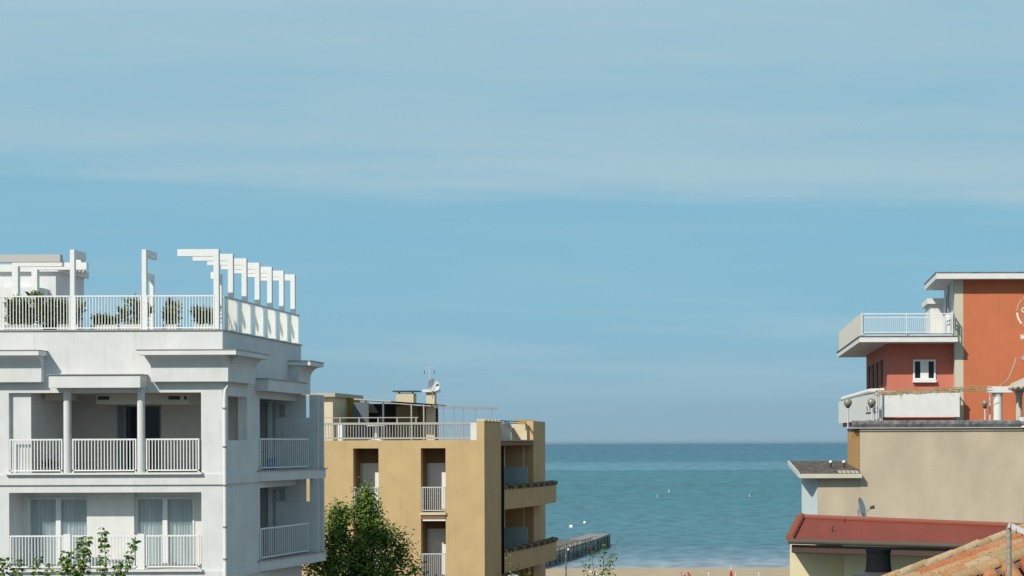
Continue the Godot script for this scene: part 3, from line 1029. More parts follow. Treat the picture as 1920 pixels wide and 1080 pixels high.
	part(b, "roof_house", rh, M.cream_paint)
	part(b, "roof_house_eave", bx(-9.2, 12.72, -8.2, -7.72, 12.9, -3.35), M.tan_stone)
	part(b, "roof_house_shade_side", bx(-7.9, 10.62, -7.0, -7.2, 12.62, -6.6), M.grey_beige)  # shaded face of the cream box, its shade put into a grey colour
	part(b, "ochre_panel", bx(-7.9, 10.62, -6.59, -7.52, 12.7, -6.0), M.ochre)
	part(b, "grey_screen", bx(-7.5, 10.62, -5.6, -6.72, 12.5, -5.5), M.blue_grey)
	part(b, "dark_backing", bx(-7.4, 10.62, -6.3, -5.36, 12.44, -6.1), M.dark)  # near-black slab in place of the shaded space under the awning
	part(b, "beige_wall", bx(-5.35, 10.62, -5.6, -4.3, 12.32, -5.3).box(-4.3, 10.62, -7.0, -3.7, 12.32, -5.5), M.olive_wall)
	part(b, "end_pier", bx(-3.72, 10.62, -5.0, -3.32, 12.95, -4.6), M.cream_paint)
	var aw := part(b, "awning", MB.new().prism([Vector2(-6.75, 12.56), Vector2(-3.15, 12.30), Vector2(-3.15, 12.36), Vector2(-6.75, 12.62)], Vector3(0, 0, -3.1), Vector3.RIGHT, Vector3.UP, Vector3(0, 0, -3.2)), M.black_metal)
	part(aw, "awning_edge", MB.new().beam(Vector3(-6.75, 12.60, -3.08), Vector3(-5.0, 12.48, -3.08), 0.03, 0.06).beam(Vector3(-5.3, 12.42, -2.98), Vector3(-3.1, 12.26, -2.98), 0.03, 0.04), M.rail_beige)
	part(b, "awning_post", bx(-5.42, 10.62, -3.16, -5.34, 12.5, -3.08), M.blue_grey)
	for x in [-4.0, -3.42]:
		part(b, "awning_post", bx(x - 0.025, 10.62, -2.9, x + 0.025, 12.32, -2.85), M.rail_beige)
	part(b, "dark_post", bx(-3.0, 10.62, -3.5, -2.9, 12.36, -3.4), M.black_metal)
	var ch := part(b, "chimney", bx(-5.6, 12.3, -6.9, -4.75, 12.95, -6.3), M.cream_paint)
	part(ch, "chimney_cap", bx(-5.75, 13.02, -7.0, -4.55, 13.08, -6.2), M.dark_metal)
	for x in [-5.5, -4.85]:
		part(ch, "cap_leg", bx(x - 0.03, 12.95, -6.6, x + 0.03, 13.02, -6.54), M.dark_metal)
	part(b, "pier_cap", bx(-3.85, 12.95, -5.15, -3.15, 13.08, -4.45), M.white_trim)
	# terrace end by the far fin: white wall, cream wall
	part(b, "terrace_wall", bx(-1.3, 10.68, -12.0, -1.1, 11.5, -6.0), M.pale_cream)
	part(b, "terrace_wall", bx(-1.1, 10.68, -12.36, -0.3, 11.5, -12.2), M.cream_paint)
	railing(b, Vector3(-0.35, 11.2, -4.0), Vector3(-0.35, 11.2, -12.2), 0.42, 2, M.dark_metal, 0.03, 0.04, 0.3)

	var o := Vector3(-14.172, 0, -79)
	var ant := thing("television_antenna", "thin roof aerial with four short dipoles on a bent mast over the yellow block", "antenna", o + Vector3(-3.5, 12.9, -4.9))
	part(ant, "mast", MB.new().tube([Vector3(-0.12, -0.4, 0), Vector3(0.06, 0.35, 0), Vector3(0.03, 1.2, 0)], 0.02, 6), M.pale_metal)
	part(ant, "crossbar", MB.new().beam(Vector3(-0.22, 1.12, 0), Vector3(0.26, 1.14, 0), 0.02, 0.02).beam(Vector3(-0.2, 1.24, 0.1), Vector3(0.24, 1.24, 0.1), 0.015, 0.015), M.pale_metal)
	for x in [-0.22, 0.26]:
		part(ant, "dipole", MB.new().beam(Vector3(x, 0.92, 0), Vector3(x - 0.01, 1.1, 0), 0.025, 0.025), M.dark_metal)
		part(ant, "dipole", MB.new().beam(Vector3(x, 1.18, 0), Vector3(x, 1.42, 0), 0.025, 0.025), M.dark_metal)
	dish_thing(o + Vector3(-3.25, 12.95, -4.5), 0.31, Vector3(0.7, 0.2, 0.7), "white satellite dish on the roof pier of the yellow block, under the bent aerial", M.plastic_white)
	var tb := thing("plastic_table", "round white plastic table on a single leg behind the yellow block's roof railing", "table", o + Vector3(-5.38, 10.62, -2.2))
	part(tb, "tabletop", MB.new().lathe(Vector3.ZERO, [[0.0, 0.70], [0.44, 0.70], [0.45, 0.72], [0.44, 0.74], [0.0, 0.74]], 20), M.plastic_white)
	part(tb, "leg", MB.new().lathe(Vector3.ZERO, [[0.0, 0.05], [0.07, 0.05], [0.07, 0.70], [0.0, 0.70]], 12), M.plastic_white)
	for i in 3:
		var an := TAU * i / 3.0 + 0.5
		part(tb, "foot", MB.new().beam(Vector3(0, 0.1, 0), Vector3(cos(an) * 0.36, 0.03, sin(an) * 0.36), 0.07, 0.05), M.plastic_white)
	one("cupboard", bx(-0.1, 0, -0.2, 0.1, 0.78, 0.2).box(-0.4, 0, -0.15, -0.1, 0.04, 0.15), M.plastic_white, "narrow white upright cupboard behind the roof railing beside the ochre strip", "cupboard", o + Vector3(-7.0, 10.62, -2.2))
	# wire trellis over the terrace
	var tr := thing("wire_trellis", "thin rusty wire trellis on slender posts over the yellow block's terrace", "trellis", o + Vector3(-1.6, 10.62, -3.0))
	for x in [-0.85, -0.35, 0.1, 0.65, 1.4]:
		part(tr, "post", MB.new().tube([Vector3(x, 0, 0), Vector3(x, 1.62 - 0.04 * (x + 0.85), 0)], 0.018, 6), M.grey_beige)
	for k in 3:
		var pts := []
		for i in 13:
			pts.append(Vector3(-1.35 + i * 0.25, 1.66 - 0.008 * i + 0.02 * sin(i * 2.1 + k) - k * 0.05, -0.2 * k))
		part(tr, "wire", MB.new().tube(pts, 0.014, 5), M.grey_beige)
	for i in 2:
		var q := thing("folded_chair", ["folded grey garden chair leaning on the yellow block's pale terrace wall, nearer the corner fin", "narrower folded grey chair leaning beside it, nearer the leaning poles"][i], "chair", o + Vector3(-0.9, 10.68, -7.6 - i * 1.3), 0.0, "folded chairs on the terrace")
		part(q, "seat", MB.new().prism([Vector2(-0.2, 0.0), Vector2(0.2, 0.0), Vector2(0.16, 0.55), Vector2(0.05, 0.72), Vector2(-0.1, 0.7), Vector2(-0.18, 0.5)], Vector3.ZERO, Vector3(0.97, 0, -0.25), Vector3(0, 1, -0.1), Vector3(0.02, 0, 0.06)), M.grey_metal)
		part(q, "leg", MB.new().tube([Vector3(-0.14, 0, 0.06), Vector3(-0.1, 0.68, -0.03)], 0.014, 6), M.grey_metal)
		part(q, "leg", MB.new().tube([Vector3(0.14, 0, 0.06), Vector3(0.1, 0.68, -0.03)], 0.014, 6), M.grey_metal)
	for i in 2:
		one("leaning_pole", MB.new().tube([Vector3(0.55, 0.0, 0.1), Vector3(-0.1, 0.95, 0)], 0.03, 8), M.dark_metal, ["dark pole leaning against the cream terrace wall, the outer of the two", "dark pole leaning against the cream terrace wall, the inner of the two"][i], "pole", o + Vector3(-0.75 + i * 0.13, 10.68, -10.6), "poles leaning on the terrace")

func dish_thing(at: Vector3, r: float, aim: Vector3, label: String, skin: Material = M.pale_metal) -> void:
	var t := thing("satellite_dish", label, "satellite dish", at)
	var a := aim.normalized()
	var prof := []
	for i in 7:
		var q := i / 6.0
		prof.append([maxf(0.001, r * q), r * 0.32 * q * q])
	var back := []
	for i in 7:
		var q := 1.0 - i / 6.0
		back.append([maxf(0.001, r * q), r * 0.32 * q * q - 0.015])
	var mb := MB.new()
	mb.lathe(Vector3(0, r, 0), prof.duplicate(), 20, a)
	mb.lathe(Vector3(0, r, 0), back, 20, a)
	part(t, "reflector", mb, skin)
	part(t, "arm", MB.new().tube([Vector3(0, r, 0) + Vector3(0, -r * 0.85, 0), Vector3(0, r, 0) + a * r * 1.15 + Vector3(0, -r * 0.25, 0)], 0.015, 6), M.grey_metal)
	part(t, "receiver", MB.new().lathe(Vector3(0, r * 0.75, 0) + a * r * 1.1, [[0.0, 0.0], [0.04, 0.0], [0.055, 0.12], [0.0, 0.12]], 10, a), M.dark_metal)
	part(t, "bracket", MB.new().tube([Vector3(0, -0.3, 0), Vector3(0, r, 0) - a * 0.04], 0.025, 8), M.grey_metal)

func hexa(lo: Array, hi: Array) -> MB:    # four bottom and four top corners, both counter-clockwise seen from above
	var mb := MB.new()
	mb.quad(hi[0], hi[1], hi[2], hi[3])
	mb.quad(lo[3], lo[2], lo[1], lo[0])
	for i in 4:
		var j := (i + 1) % 4
		mb.quad(lo[i], lo[j], hi[j], hi[i])
	return mb

func orange_hotel() -> void:
	var b := thing("hotel_building", "orange red hotel with flat white roof, white cantilevered balconies and a painted emblem", "building", Vector3(7.14, 0, -77), 1.0)
	part(b, "orange_wall", bx(0.02, 0, -0.3, 9, 17.6, 0), M.orange_wall)
	part(b, "corner_pier", bx(-0.36, 0, -0.6, 0.02, 17.6, 0.006), M.pier_paint)
	part(b, "pink_wall", MB.new().plan([Vector2(-3.28, -0.6), Vector2(-0.36, -0.6), Vector2(-0.36, -11.0), Vector2(-3.62, -11.0)], 0, 14.83), M.pink_wall)
	part(b, "rear_wall", bx(-0.36, 0, -12.0, 9, 14.9, -11.0).box(8.7, 0, -11.0, 9, 17.6, -0.3), M.orange_wall)
	for i in 4:
		var z := -2.6 - i * 2.1
		var x := -3.28 - 0.34 * (-z - 0.6) / 10.4
		part(b, "shutter", MB.new().plan([Vector2(x - 0.012, z), Vector2(x - 0.06, z), Vector2(x - 0.09, z - 1.1), Vector2(x - 0.05, z - 1.1)], 11.6, 14.2), M.shutter_red)
	# roof
	var rf := part(b, "roof", bx(-1.21, 17.58, -5.2, 9.3, 17.84, 0.6), M.white_trim)
	part(rf, "flashing", bx(-1.24, 17.841, -5.23, 9.3, 17.875, 0.63), M.zinc)
	part(b, "upper_room_wall", bx(-0.36, 14.9, -4.6, -0.1, 17.58, -0.6), M.white_trim)
	part(b, "upper_room_door", bx(-0.365, 15.2, -3.4, -0.40, 17.2, -2.5), M.door_grey)
	part(b, "terrace_partition", bx(-1.0, 15.1, -7.2, -0.36, 16.9, -4.7).box(-1.15, 16.9, -7.4, -0.36, 17.15, -4.5), M.white_trim)
	part(b, "downpipe", MB.new().tube([Vector3(-0.45, 17.5, -1.8), Vector3(-0.45, 15.2, -1.8)], 0.05, 8), M.grey_metal)
	# upper balcony
	var ub := part(b, "upper_balcony", MB.new().plan([Vector2(-4.56, 0.75), Vector2(-0.3, 0.75), Vector2(-0.3, 0.01), Vector2(-0.37, 0.01), Vector2(-0.37, -13), Vector2(-5.0, -13)], 14.835, 15.07), M.white_trim)
	part(ub, "flashing", MB.new().plan([Vector2(-4.6, 0.79), Vector2(-0.27, 0.79), Vector2(-0.27, 0.01), Vector2(-0.37, 0.0), Vector2(-0.37, -13), Vector2(-5.05, -13)], 15.071, 15.10), M.zinc)
	part(ub, "kerb", bx(-4.3, 15.101, 0.30, -0.4, 15.22, 0.45), M.pale_blue_panel)
	railing(b, Vector3(-4.40, 15.22, 0.5), Vector3(-0.5, 15.22, 0.5), 0.72, 44, M.white_paint, 0.016, 0.04, 0.05)
	part(b, "handrail", MB.new().beam(Vector3(-4.40, 16.07, 0.5), Vector3(-0.5, 16.07, 0.5), 0.045, 0.045).beam(Vector3(-4.40, 15.9, 0.5), Vector3(-4.40, 16.06, 0.5), 0.04, 0.04, Vector3.RIGHT).beam(Vector3(-2.5, 15.2, 0.5), Vector3(-2.5, 16.06, 0.5), 0.08, 0.03, Vector3.RIGHT).beam(Vector3(-0.52, 15.2, 0.5), Vector3(-0.52, 16.06, 0.5), 0.05, 0.05, Vector3.RIGHT), M.white_paint)
	railing(b, Vector3(-0.42, 15.12, 0.58), Vector3(-0.42, 15.12, 0.03), 0.95, 3, M.grey_metal, 0.03, 0.04, 0.5)
	part(b, "balcony_panel", MB.new().prism([Vector2(-4.48, 0.6), Vector2(-4.93, -12.6), Vector2(-4.87, -12.6), Vector2(-4.42, 0.6)], Vector3(0, 15.14, 0), Vector3.RIGHT, Vector3.BACK, Vector3(0, 0.96, 0)), M.cream_white)
	one("flower_pot", MB.new().lathe(Vector3.ZERO, [[0.0, 0.0], [0.1, 0.0], [0.14, 0.85], [0.16, 0.85], [0.16, 0.95], [0.0, 0.95]], 14), M.plastic_white, "tall white planter at the wall end of the hotel's upper balcony", "planter", Vector3(7.14 - 0.62, 15.1, -77 + 0.1))
	# window under the balcony
	var wf := MB.new()
	wf.box(-2.14, 13.25, -0.6, -2.06, 14.13, -0.54).box(-1.22, 13.25, -0.6, -1.14, 14.13, -0.54).box(-2.06, 14.05, -0.6, -1.22, 14.13, -0.54).box(-2.06, 13.25, -0.6, -1.22, 13.31, -0.54)
	wf.box(-1.82, 13.31, -0.6, -1.46, 14.05, -0.53)
	var win := part(b, "window", wf, M.white_paint)
	part(win, "pane", bx(-2.06, 13.31, -0.598, -1.82, 14.05, -0.58), M.dark_glass)
	part(win, "pane", bx(-1.46, 13.31, -0.598, -1.22, 14.05, -0.58), M.dark_glass)
	part(win, "sill", bx(-2.16, 13.12, -0.6, -1.12, 13.24, -0.42), M.white_paint)
	# lower balcony
	part(b, "lower_balcony", MB.new().plan([Vector2(-3.62, 0.5), Vector2(-0.36, 0.5), Vector2(-0.36, -0.59), Vector2(-3.3, -0.59), Vector2(-3.7, -11.2), Vector2(-4.6, -16)], 11.3, 11.56), M.pink_wall)
	var lp := part(b, "balcony_parapet", bx(-3.68, 11.58, 0.69, -0.23, 12.66, 0.76), M.white_trim)
	part(lp, "coping", bx(-3.70, 12.661, 0.6, -0.2, 12.70, 0.79), M.pale_metal)
	part(b, "balcony_parapet", MB.new().plan([Vector2(-3.70, 0.70), Vector2(-4.80, -16.5), Vector2(-4.73, -16.5), Vector2(-3.66, 0.6)], 11.5, 12.66), M.white_trim)
	railing(b, Vector3(-0.27, 11.6, 0.66), Vector3(-0.3, 11.6, 0.05), 1.1, 2, M.grey_metal, 0.03, 0.04, 0.7)
	part(b, "rolled_awning", MB.new().tube([Vector3(-3.2, 12.8, -2.0), Vector3(-3.85, 12.82, -3.5), Vector3(-4.62, 12.75, -15.0)], 0.13, 10), M.white_trim)
	part(b, "balcony_post", MB.new().tube([Vector3(-3.62, 11.2, 0.86), Vector3(-3.62, 12.75, 0.86)], 0.05, 8), M.pale_metal)
	# the mark on the left parapet: short strokes over a line
	var lt := MB.new()
	var px := -3.72
	for i in 5:
		var z := 0.2 - i * 0.95
		var x := -3.70 - 1.1 * (0.7 - z) / 17.2 - 0.01
		lt.beam(Vector3(x, 11.95, z), Vector3(x - 0.01, 12.12 + 0.1 * (i % 2), z - 0.25), 0.02, 0.12)
	lt.beam(Vector3(-3.755, 11.84, 0.3), Vector3(-4.03, 11.84, -4.2), 0.02, 0.05)
	part(b, "lettering", lt, M.dark_metal)
	# emblem: a ring of painted arcs on a browner disc, a letter and a star
	var ec := Vector3(3.15, 16.18, 0.0)
	var em := part(b, "emblem", MB.new().lathe(ec + Vector3(0, 0, 0.0), [[0.0, 0.001], [0.70, 0.001], [0.70, 0.006], [0.0, 0.006]], 40, Vector3.BACK), M.emblem_disc)
	for a in 8:
		var pts := []
		for i in 7:
			var an := PI + deg_to_rad(2.5 + 45.0 * a + 40.0 * i / 6.0)
			pts.append(ec + Vector3(cos(an), sin(an), 0) * 0.77 + Vector3(0, 0, 0.012))
		var mb := MB.new()
		for i in 6:
			mb.beam(pts[i], pts[i + 1], 0.012, 0.085 if a % 2 == 0 else 0.07, ((pts[i] + pts[i + 1]) * 0.5 - ec).normalized())
		part(em, "arc", mb, M.emblem_white if a in [0, 2, 4, 5] else M.emblem_tan)
	var le := MB.new()
	for i in 7:
		var a0 := deg_to_rad(60 + 40 * i)
		var a1 := deg_to_rad(100 + 40 * i)
		le.beam(ec + Vector3(-0.46 + cos(a0) * 0.1, 0.08 + sin(a0) * 0.1, 0.016), ec + Vector3(-0.46 + cos(a1) * 0.1, 0.08 + sin(a1) * 0.1, 0.016), 0.012, 0.05, Vector3.BACK.cross(Vector3(cos(a1) - cos(a0), sin(a1) - sin(a0), 0)))
	part(em, "letter", le, M.emblem_white)
	for k in 3:
		var st := MB.new()
		var c := Vector3(2.62 + k * 0.5, 15.08, 0.012)
		for i in 3:
			var an := PI * i / 3.0 + 0.5
			st.beam(c - Vector3(cos(an), sin(an), 0) * 0.13, c + Vector3(cos(an), sin(an), 0) * 0.13, 0.01 + 0.003 * i, 0.05, Vector3.BACK.cross(Vector3(cos(an), sin(an), 0)))
		part(em, "star", st, M.emblem_white)
	# wall lamp at the right
	var wl := thing("wall_lamp", "grey floodlight bracketed to the orange wall below the emblem's stars", "lamp", Vector3(7.14 + 2.75, 13.9, -77))
	part(wl, "housing", MB.new().lathe(Vector3(0, 0.15, 0.5), [[0.0, 0.0], [0.34, 0.0], [0.30, 0.12], [0.1, 0.3], [0.0, 0.3]], 16), M.grey_metal)
	part(wl, "arm", MB.new().beam(Vector3(0.2, 0.2, 0.0), Vector3(0.1, 0.3, 0.5), 0.05, 0.05), M.dark_metal)
	part(wl, "bracket", bx(0.05, -0.5, 0.0, 0.4, 0.2, 0.06), M.grey_metal)

func globe_lamp(at: Vector3, h: float, label: String, r := 0.15) -> void:
	var t := thing("globe_lamp", label, "lamp", at, 0.0, "globe lamps on the cream building")
	part(t, "pole", MB.new().tube([Vector3(0, 0, 0), Vector3(0, h - 0.16, 0)], 0.028, 8), M.pale_metal)
	part(t, "collar", MB.new().lathe(Vector3(0, h - 0.2, 0), [[0.0, 0.0], [0.03, 0.0], [0.09, 0.06], [0.08, 0.09], [0.0, 0.09]], 12), M.dark_metal)
	part(t, "globe", MB.new().ball(Vector3(0, h, 0), r, 12, 18), M.globe)

func cream_building() -> void:
	var g := StandardMaterial3D.new()
	g.albedo_color = Color(0.52, 0.50, 0.43)
	g.roughness = 0.12
	g.clearcoat_enabled = true
	g.clearcoat = 0.8
	M["globe"] = g
	var o := Vector3(2.104, 0, -62)
	var b := thing("cream_building", "plain cream plastered building with grey zinc cornice, blank street wall and low annex", "building", o)
	part(b, "front_wall", bx(0, 0, -0.3, 8.0, 10.955, 0), M.cream_wall)
	part(b, "side_wall", bx(0, 0, -9, 0.3, 10.95, -0.3).box(5.42, 0, -9, 5.72, 10.95, -0.3), M.cream_wall)
	part(b, "roof_slab", bx(-0.2, 10.96, -9, 9, 11.02, -0.01), M.zinc)
	var co := part(b, "cornice", MB.new().prism([Vector2(0.0, 10.97), Vector2(0.06, 10.985), Vector2(0.11, 11.03), Vector2(0.15, 11.13), Vector2(0.15, 11.22), Vector2(0.11, 11.26), Vector2(0.0, 11.26)], Vector3(-0.28, 0, 0), Vector3.BACK, Vector3.UP, Vector3(8.8, 0, 0)), M.zinc)
	part(co, "drip_edge", bx(-0.3, 10.985, 0.11, 8.52, 11.01, 0.14), M.pale_metal)
	# wooden screen at the left corner
	var ws := part(b, "wooden_screen", bx(-0.44, 10.93, -0.22, 0.0, 10.98, -0.06), M.dark_metal)
	for i in 7:
		var x := -0.425 + i * 0.06
		part(ws, "slat", bx(x, 9.72 - 0.03 * i, -0.17 + 0.004 * (i % 3), x + 0.052, 10.92, -0.13 + 0.006 * (i % 2)), M.wood_slat)
	# annex with shallow tiled roof
	part(b, "annex_wall", bx(-1.49, 0, -2.5, -0.003, 9.3, -0.015), M.cream_wall)
	part(b, "annex_side_panel", MB.new().plan([Vector2(-1.493, -0.02), Vector2(-1.493, -1.2), Vector2(-2.05, -1.2)], 0, 9.3), M.pale_blue_panel)
	var rp := MB.new()
	var ar := part(b, "annex_roof", hexa([Vector3(-2.11, 9.29, 0.22), Vector3(0.05, 9.29, 0.22), Vector3(-0.2, 9.66, -4.0), Vector3(-2.5, 9.66, -4.0)], [Vector3(-2.11, 9.41, 0.22), Vector3(0.05, 9.41, 0.22), Vector3(-0.2, 9.80, -4.0), Vector3(-2.5, 9.80, -4.0)]), M.roof_brown)
	part(ar, "gutter", MB.new().beam(Vector3(-2.13, 9.32, 0.27), Vector3(0.07, 9.32, 0.27), 0.1, 0.15), M.pale_cream)
	part(ar, "verge", MB.new().beam(Vector3(-2.15, 9.36, 0.22), Vector3(-2.54, 9.74, -4.0), 0.06, 0.16), M.pale_metal)
	for i in 9:
		part(ar, "roof_seam", MB.new().tube([Vector3(-1.95 + i * 0.235, 9.425, 0.18), Vector3(-2.3 + i * 0.235, 9.80, -3.9)], 0.014, 6), M.roof_brown)
	for i in 5:
		part(ar, "broken_tile", hexa([Vector3(-0.75 + i * 0.15, 9.42, 0.2), Vector3(-0.64 + i * 0.15, 9.42, 0.22), Vector3(-0.66 + i * 0.15, 9.46, -0.3), Vector3(-0.78 + i * 0.15, 9.46, -0.28)], [Vector3(-0.75 + i * 0.15, 9.47, 0.2), Vector3(-0.64 + i * 0.15, 9.455, 0.22), Vector3(-0.66 + i * 0.15, 9.50, -0.3), Vector3(-0.78 + i * 0.15, 9.52, -0.28)]), M.tan_stone)
	for i in 2:
		var v := thing("roof_vent", ["small white vent on the annex roof, farther from the wooden screen", "small white capped vent on the annex roof right against the wooden screen"][i], "vent", o + Vector3(-1.0 + i * 0.48, 9.6, -1.6))
		part(v, "pipe", MB.new().tube([Vector3(0, 0, 0), Vector3(0, 0.17, 0)], 0.04, 8), M.dark_metal)
		part(v, "cap", MB.new().lathe(Vector3(0, 0.16, 0), [[0.0, 0.0], [0.06, 0.0], [0.065, 0.05], [0.04, 0.08], [0.0, 0.09]], 10), M.plastic_white)
	part(b, "doorway", bx(5.76, 5.5, 0.0, 6.6, 8.25, 0.03), M.grey_beige)

	globe_lamp(o + Vector3(-0.41, 10.98, -0.1), 0.92, "globe lamp on a thin pole above the wooden screen, leftmost of the three")
	globe_lamp(o + Vector3(0.42, 11.26, 0.1), 0.64, "globe lamp in front of the white balcony lettering, on the zinc cornice")
	globe_lamp(o + Vector3(4.5, 11.02, -0.8), 0.86, "globe lamp against the orange wall, beside the white portico column", 0.11)
	for x in [0.5, 0.75]:
		one("white_post", MB.new().tube([Vector3.ZERO, Vector3(0, 1.2 - x * 0.6, 0)], 0.05, 8), M.pale_metal, "short white post behind the globe lamp on the cornice, %s" % ("touching the lamp" if x < 0.6 else "one step right of the lamp"), "post", o + Vector3(x, 11.02, -0.3))
	# portico and round pavilion on the roof
	var pt := thing("portico", "white roof portico with a round column carrying a short white beam", "portico", o + Vector3(5.05, 11.02, -1.2))
	part(pt, "beam", bx(-0.42, 1.24, -0.25, 0.45, 1.46, 0.25), M.white_trim)
	part(pt, "column", MB.new().lathe(Vector3(-0.05, 0, 0), [[0.0, 0.0], [0.19, 0.0], [0.17, 0.06], [0.165, 1.1], [0.2, 1.2], [0.2, 1.239], [0.0, 1.239]], 18), M.white_trim)
	part(pt, "bracket", MB.new().beam(Vector3(-0.26, 0.02, 0.0), Vector3(-0.26, 0.22, 0.0), 0.06, 0.06, Vector3.RIGHT), M.dark_metal)
	var pv := thing("pavilion", "round grey-beige roof pavilion with scalloped eave at the right edge", "pavilion", o + Vector3(6.9, 11.02, -1.0))
	part(pv, "roof", MB.new().lathe(Vector3.ZERO, [[1.35, 1.30], [1.52, 1.42], [1.45, 1.56], [0.9, 1.80], [0.0, 2.0]], 32), M.tan_stone)
	part(pv, "ceiling", MB.new().lathe(Vector3.ZERO, [[0.0, 1.5], [1.30, 1.34], [1.35, 1.30]], 32), M.zinc)
	for i in 28:
		var an := TAU * i / 28.0
		part(pv, "scallop", MB.new().ball(Vector3(cos(an) * 1.5, 1.40, sin(an) * 1.5), 0.09, 6, 8), M.tan_stone)
	for i in 6:
		var an := TAU * i / 6.0 + 0.35
		part(pv, "column", MB.new().lathe(Vector3(cos(an) * 1.18, 0, sin(an) * 1.18), [[0.0, 0.0], [0.14, 0.0], [0.12, 0.08], [0.11, 1.1], [0.16, 1.25], [0.16, 1.36], [0.0, 1.36]], 14), M.pale_cream)
	one("urn", MB.new().lathe(Vector3.ZERO, [[0.0, 0.0], [0.1, 0.0], [0.05, 0.08], [0.14, 0.2], [0.18, 0.34], [0.2, 0.36], [0.0, 0.36]], 16), M.plastic_white, "small white urn standing under the pavilion's edge", "urn", o + Vector3(5.75, 11.02, 0.05))
	# cable from the wall lamp down to the pavilion
	var cab := []
	for i in 12:
		var q := i / 11.0
		cab.append(Vector3(lerpf(0.0, 1.05, q), 1.0 * q * q + 0.12 * q, -4.0 * q))
	one("cable", MB.new().tube(cab, 0.02, 6), M.tan_stone, "sagging cable from the pavilion roof up towards the orange wall's lamp", "cable", o + Vector3(5.1, 12.55, -1.2))
	# dry reed poles over the terrace
	var tr := thing("reed_trellis", "dry reed and wire trellis stretched from the white balcony to the portico", "trellis", o + Vector3(0.5, 11.02, -0.6))
	for k in 7:
		var pts := []
		for i in 15:
			var q := i / 14.0
			pts.append(Vector3(lerpf(0.1 + 0.22 * (k % 3), 4.25, q), 1.18 + 0.04 * (k % 4) + 0.20 * q * (1.0 if k % 2 else 0.75) + 0.018 * sin(i * 1.7 + k * 2.3), -0.12 * k + 0.03 * sin(i * 2.0 + k)))
		part(tr, "reed", MB.new().tube(pts, 0.017, 6, 0.011), M.bamboo)
	var cl := MB.new()
	for i in 110:
		var q := rng.randf()
		var p := Vector3(lerpf(0.15, 4.1, q), 1.20 + 0.19 * q + rng.randf_range(-0.07, 0.07), -rng.randf() * 0.75)
		var d := Vector3(rng.randf_range(-1, 1), rng.randf_range(-0.35, 0.3), rng.randf_range(-0.5, 0.5)).normalized() * rng.randf_range(0.06, 0.22)
		cl.tube([p - d, p + d], 0.006, 4)
	part(tr, "dry_twigs", cl, M.bamboo).set_meta("kind", "stuff")
	for x in [0.15, 4.2]:
		part(tr, "pole", MB.new().tube([Vector3(x, 0, -0.4), Vector3(x, 1.35, -0.4)], 0.03, 8), M.pale_metal)

func red_roof_house() -> void:
	var o := Vector3(-0.26, 0, -45.5)
	var b := thing("red_roof_house", "low pale yellow house with a red sheet roof and brown gutter", "house", o)
	var e0 := Vector3(0, 7.98, 0)
	var e1 := Vector3(8.2, 7.85, 2.1)
	var r0 := Vector3(0.30, 8.48, -2.0)
	var r1 := Vector3(8.4, 8.24, 0.8)
	var th := Vector3(0, -0.06, 0)
	var roof := part(b, "roof", hexa([e0 + th, e1 + th, r1 + th, r0 + th], [e0, e1, r1, r0]), M.red_sheet)
	part(roof, "ridge_cap", MB.new().beam(r0 + Vector3(0, 0.03, 0.02), r1 + Vector3(0, 0.03, 0.02), 0.22, 0.05, Vector3(0, 1, 0.25)), M.red_ridge)
	part(roof, "rear_slope", hexa([r0 + th + Vector3(0, -0.5, -2), r0 + th + Vector3(0, 0, -0.02), r1 + th + Vector3(0, 0, -0.02), r1 + th + Vector3(0, -0.5, -2)], [r0 + Vector3(0, -0.5, -2), r0 + Vector3(0, 0, -0.02), r1 + Vector3(0, 0, -0.02), r1 + Vector3(0, -0.5, -2)]), M.red_sheet)
	for i in 8:
		var p := e0.lerp(r0, i / 8.0) + Vector3(-0.02, 0.05, 0.06)
		var q := e0.lerp(r0, (i + 1.25) / 8.0) + Vector3(-0.0, 0.02, 0.0)
		part(roof, "verge_tile", MB.new().tube([p, q], 0.105, 10, 0.08), M.red_ridge)
	var gd := (e1 - e0).normalized()
	part(b, "gutter", MB.new().tube([e0 + Vector3(-0.03, -0.03, 0.09), e1 + Vector3(0, -0.03, 0.09)], 0.07, 10), M.taupe_metal)
	part(b, "fascia", MB.new().beam(e0 + Vector3(0.04, -0.22, 0.0), e1 + Vector3(0, -0.22, 0.0), 0.05, 0.2), M.brown_metal)
	part(b, "soffit", hexa([Vector3(0.05, 7.64, -0.04), Vector3(8.2, 7.52, 2.0), Vector3(8.2, 7.52, -2.4), Vector3(0.05, 7.64, -2.2)], [Vector3(0.05, 7.69, -0.04), Vector3(8.2, 7.57, 2.0), Vector3(8.2, 7.57, -2.4), Vector3(0.05, 7.69, -2.2)]), M.brown_metal)
	part(b, "left_wall", bx(-0.02, 0, -4.0, 1.42, 7.66, -1.25), M.pale_yellow_wall)
	part(b, "right_wall", bx(1.42, 0, -4.0, 8.0, 7.6, -0.62), M.pale_yellow_wall)
	for q in [[1.42, -1.3], [1.09, -0.5]]:
		var hk := part(roof, "roof_hook", MB.new().tube([Vector3(q[0], 8.28 + (q[1] + 1.3) * -0.2, q[1]), Vector3(q[0] + 0.01, 8.44 + (q[1] + 1.3) * -0.2, q[1] + 0.03), Vector3(q[0] + 0.05, 8.47 + (q[1] + 1.3) * -0.2, q[1] + 0.02)], 0.018, 6), M.bark)
		part(hk, "hook_plate", bx(q[0] - 0.16, 8.27 + (q[1] + 1.3) * -0.22, q[1] - 0.06, q[0] + 0.17, 8.32 + (q[1] + 1.3) * -0.22, q[1] + 0.1), M.red_ridge)
	dish_thing(Vector3(1.68, 8.32, -50), 0.30, Vector3(0.85, 0.25, 0.25), "pale satellite dish seen from the side above the red roof's ridge")

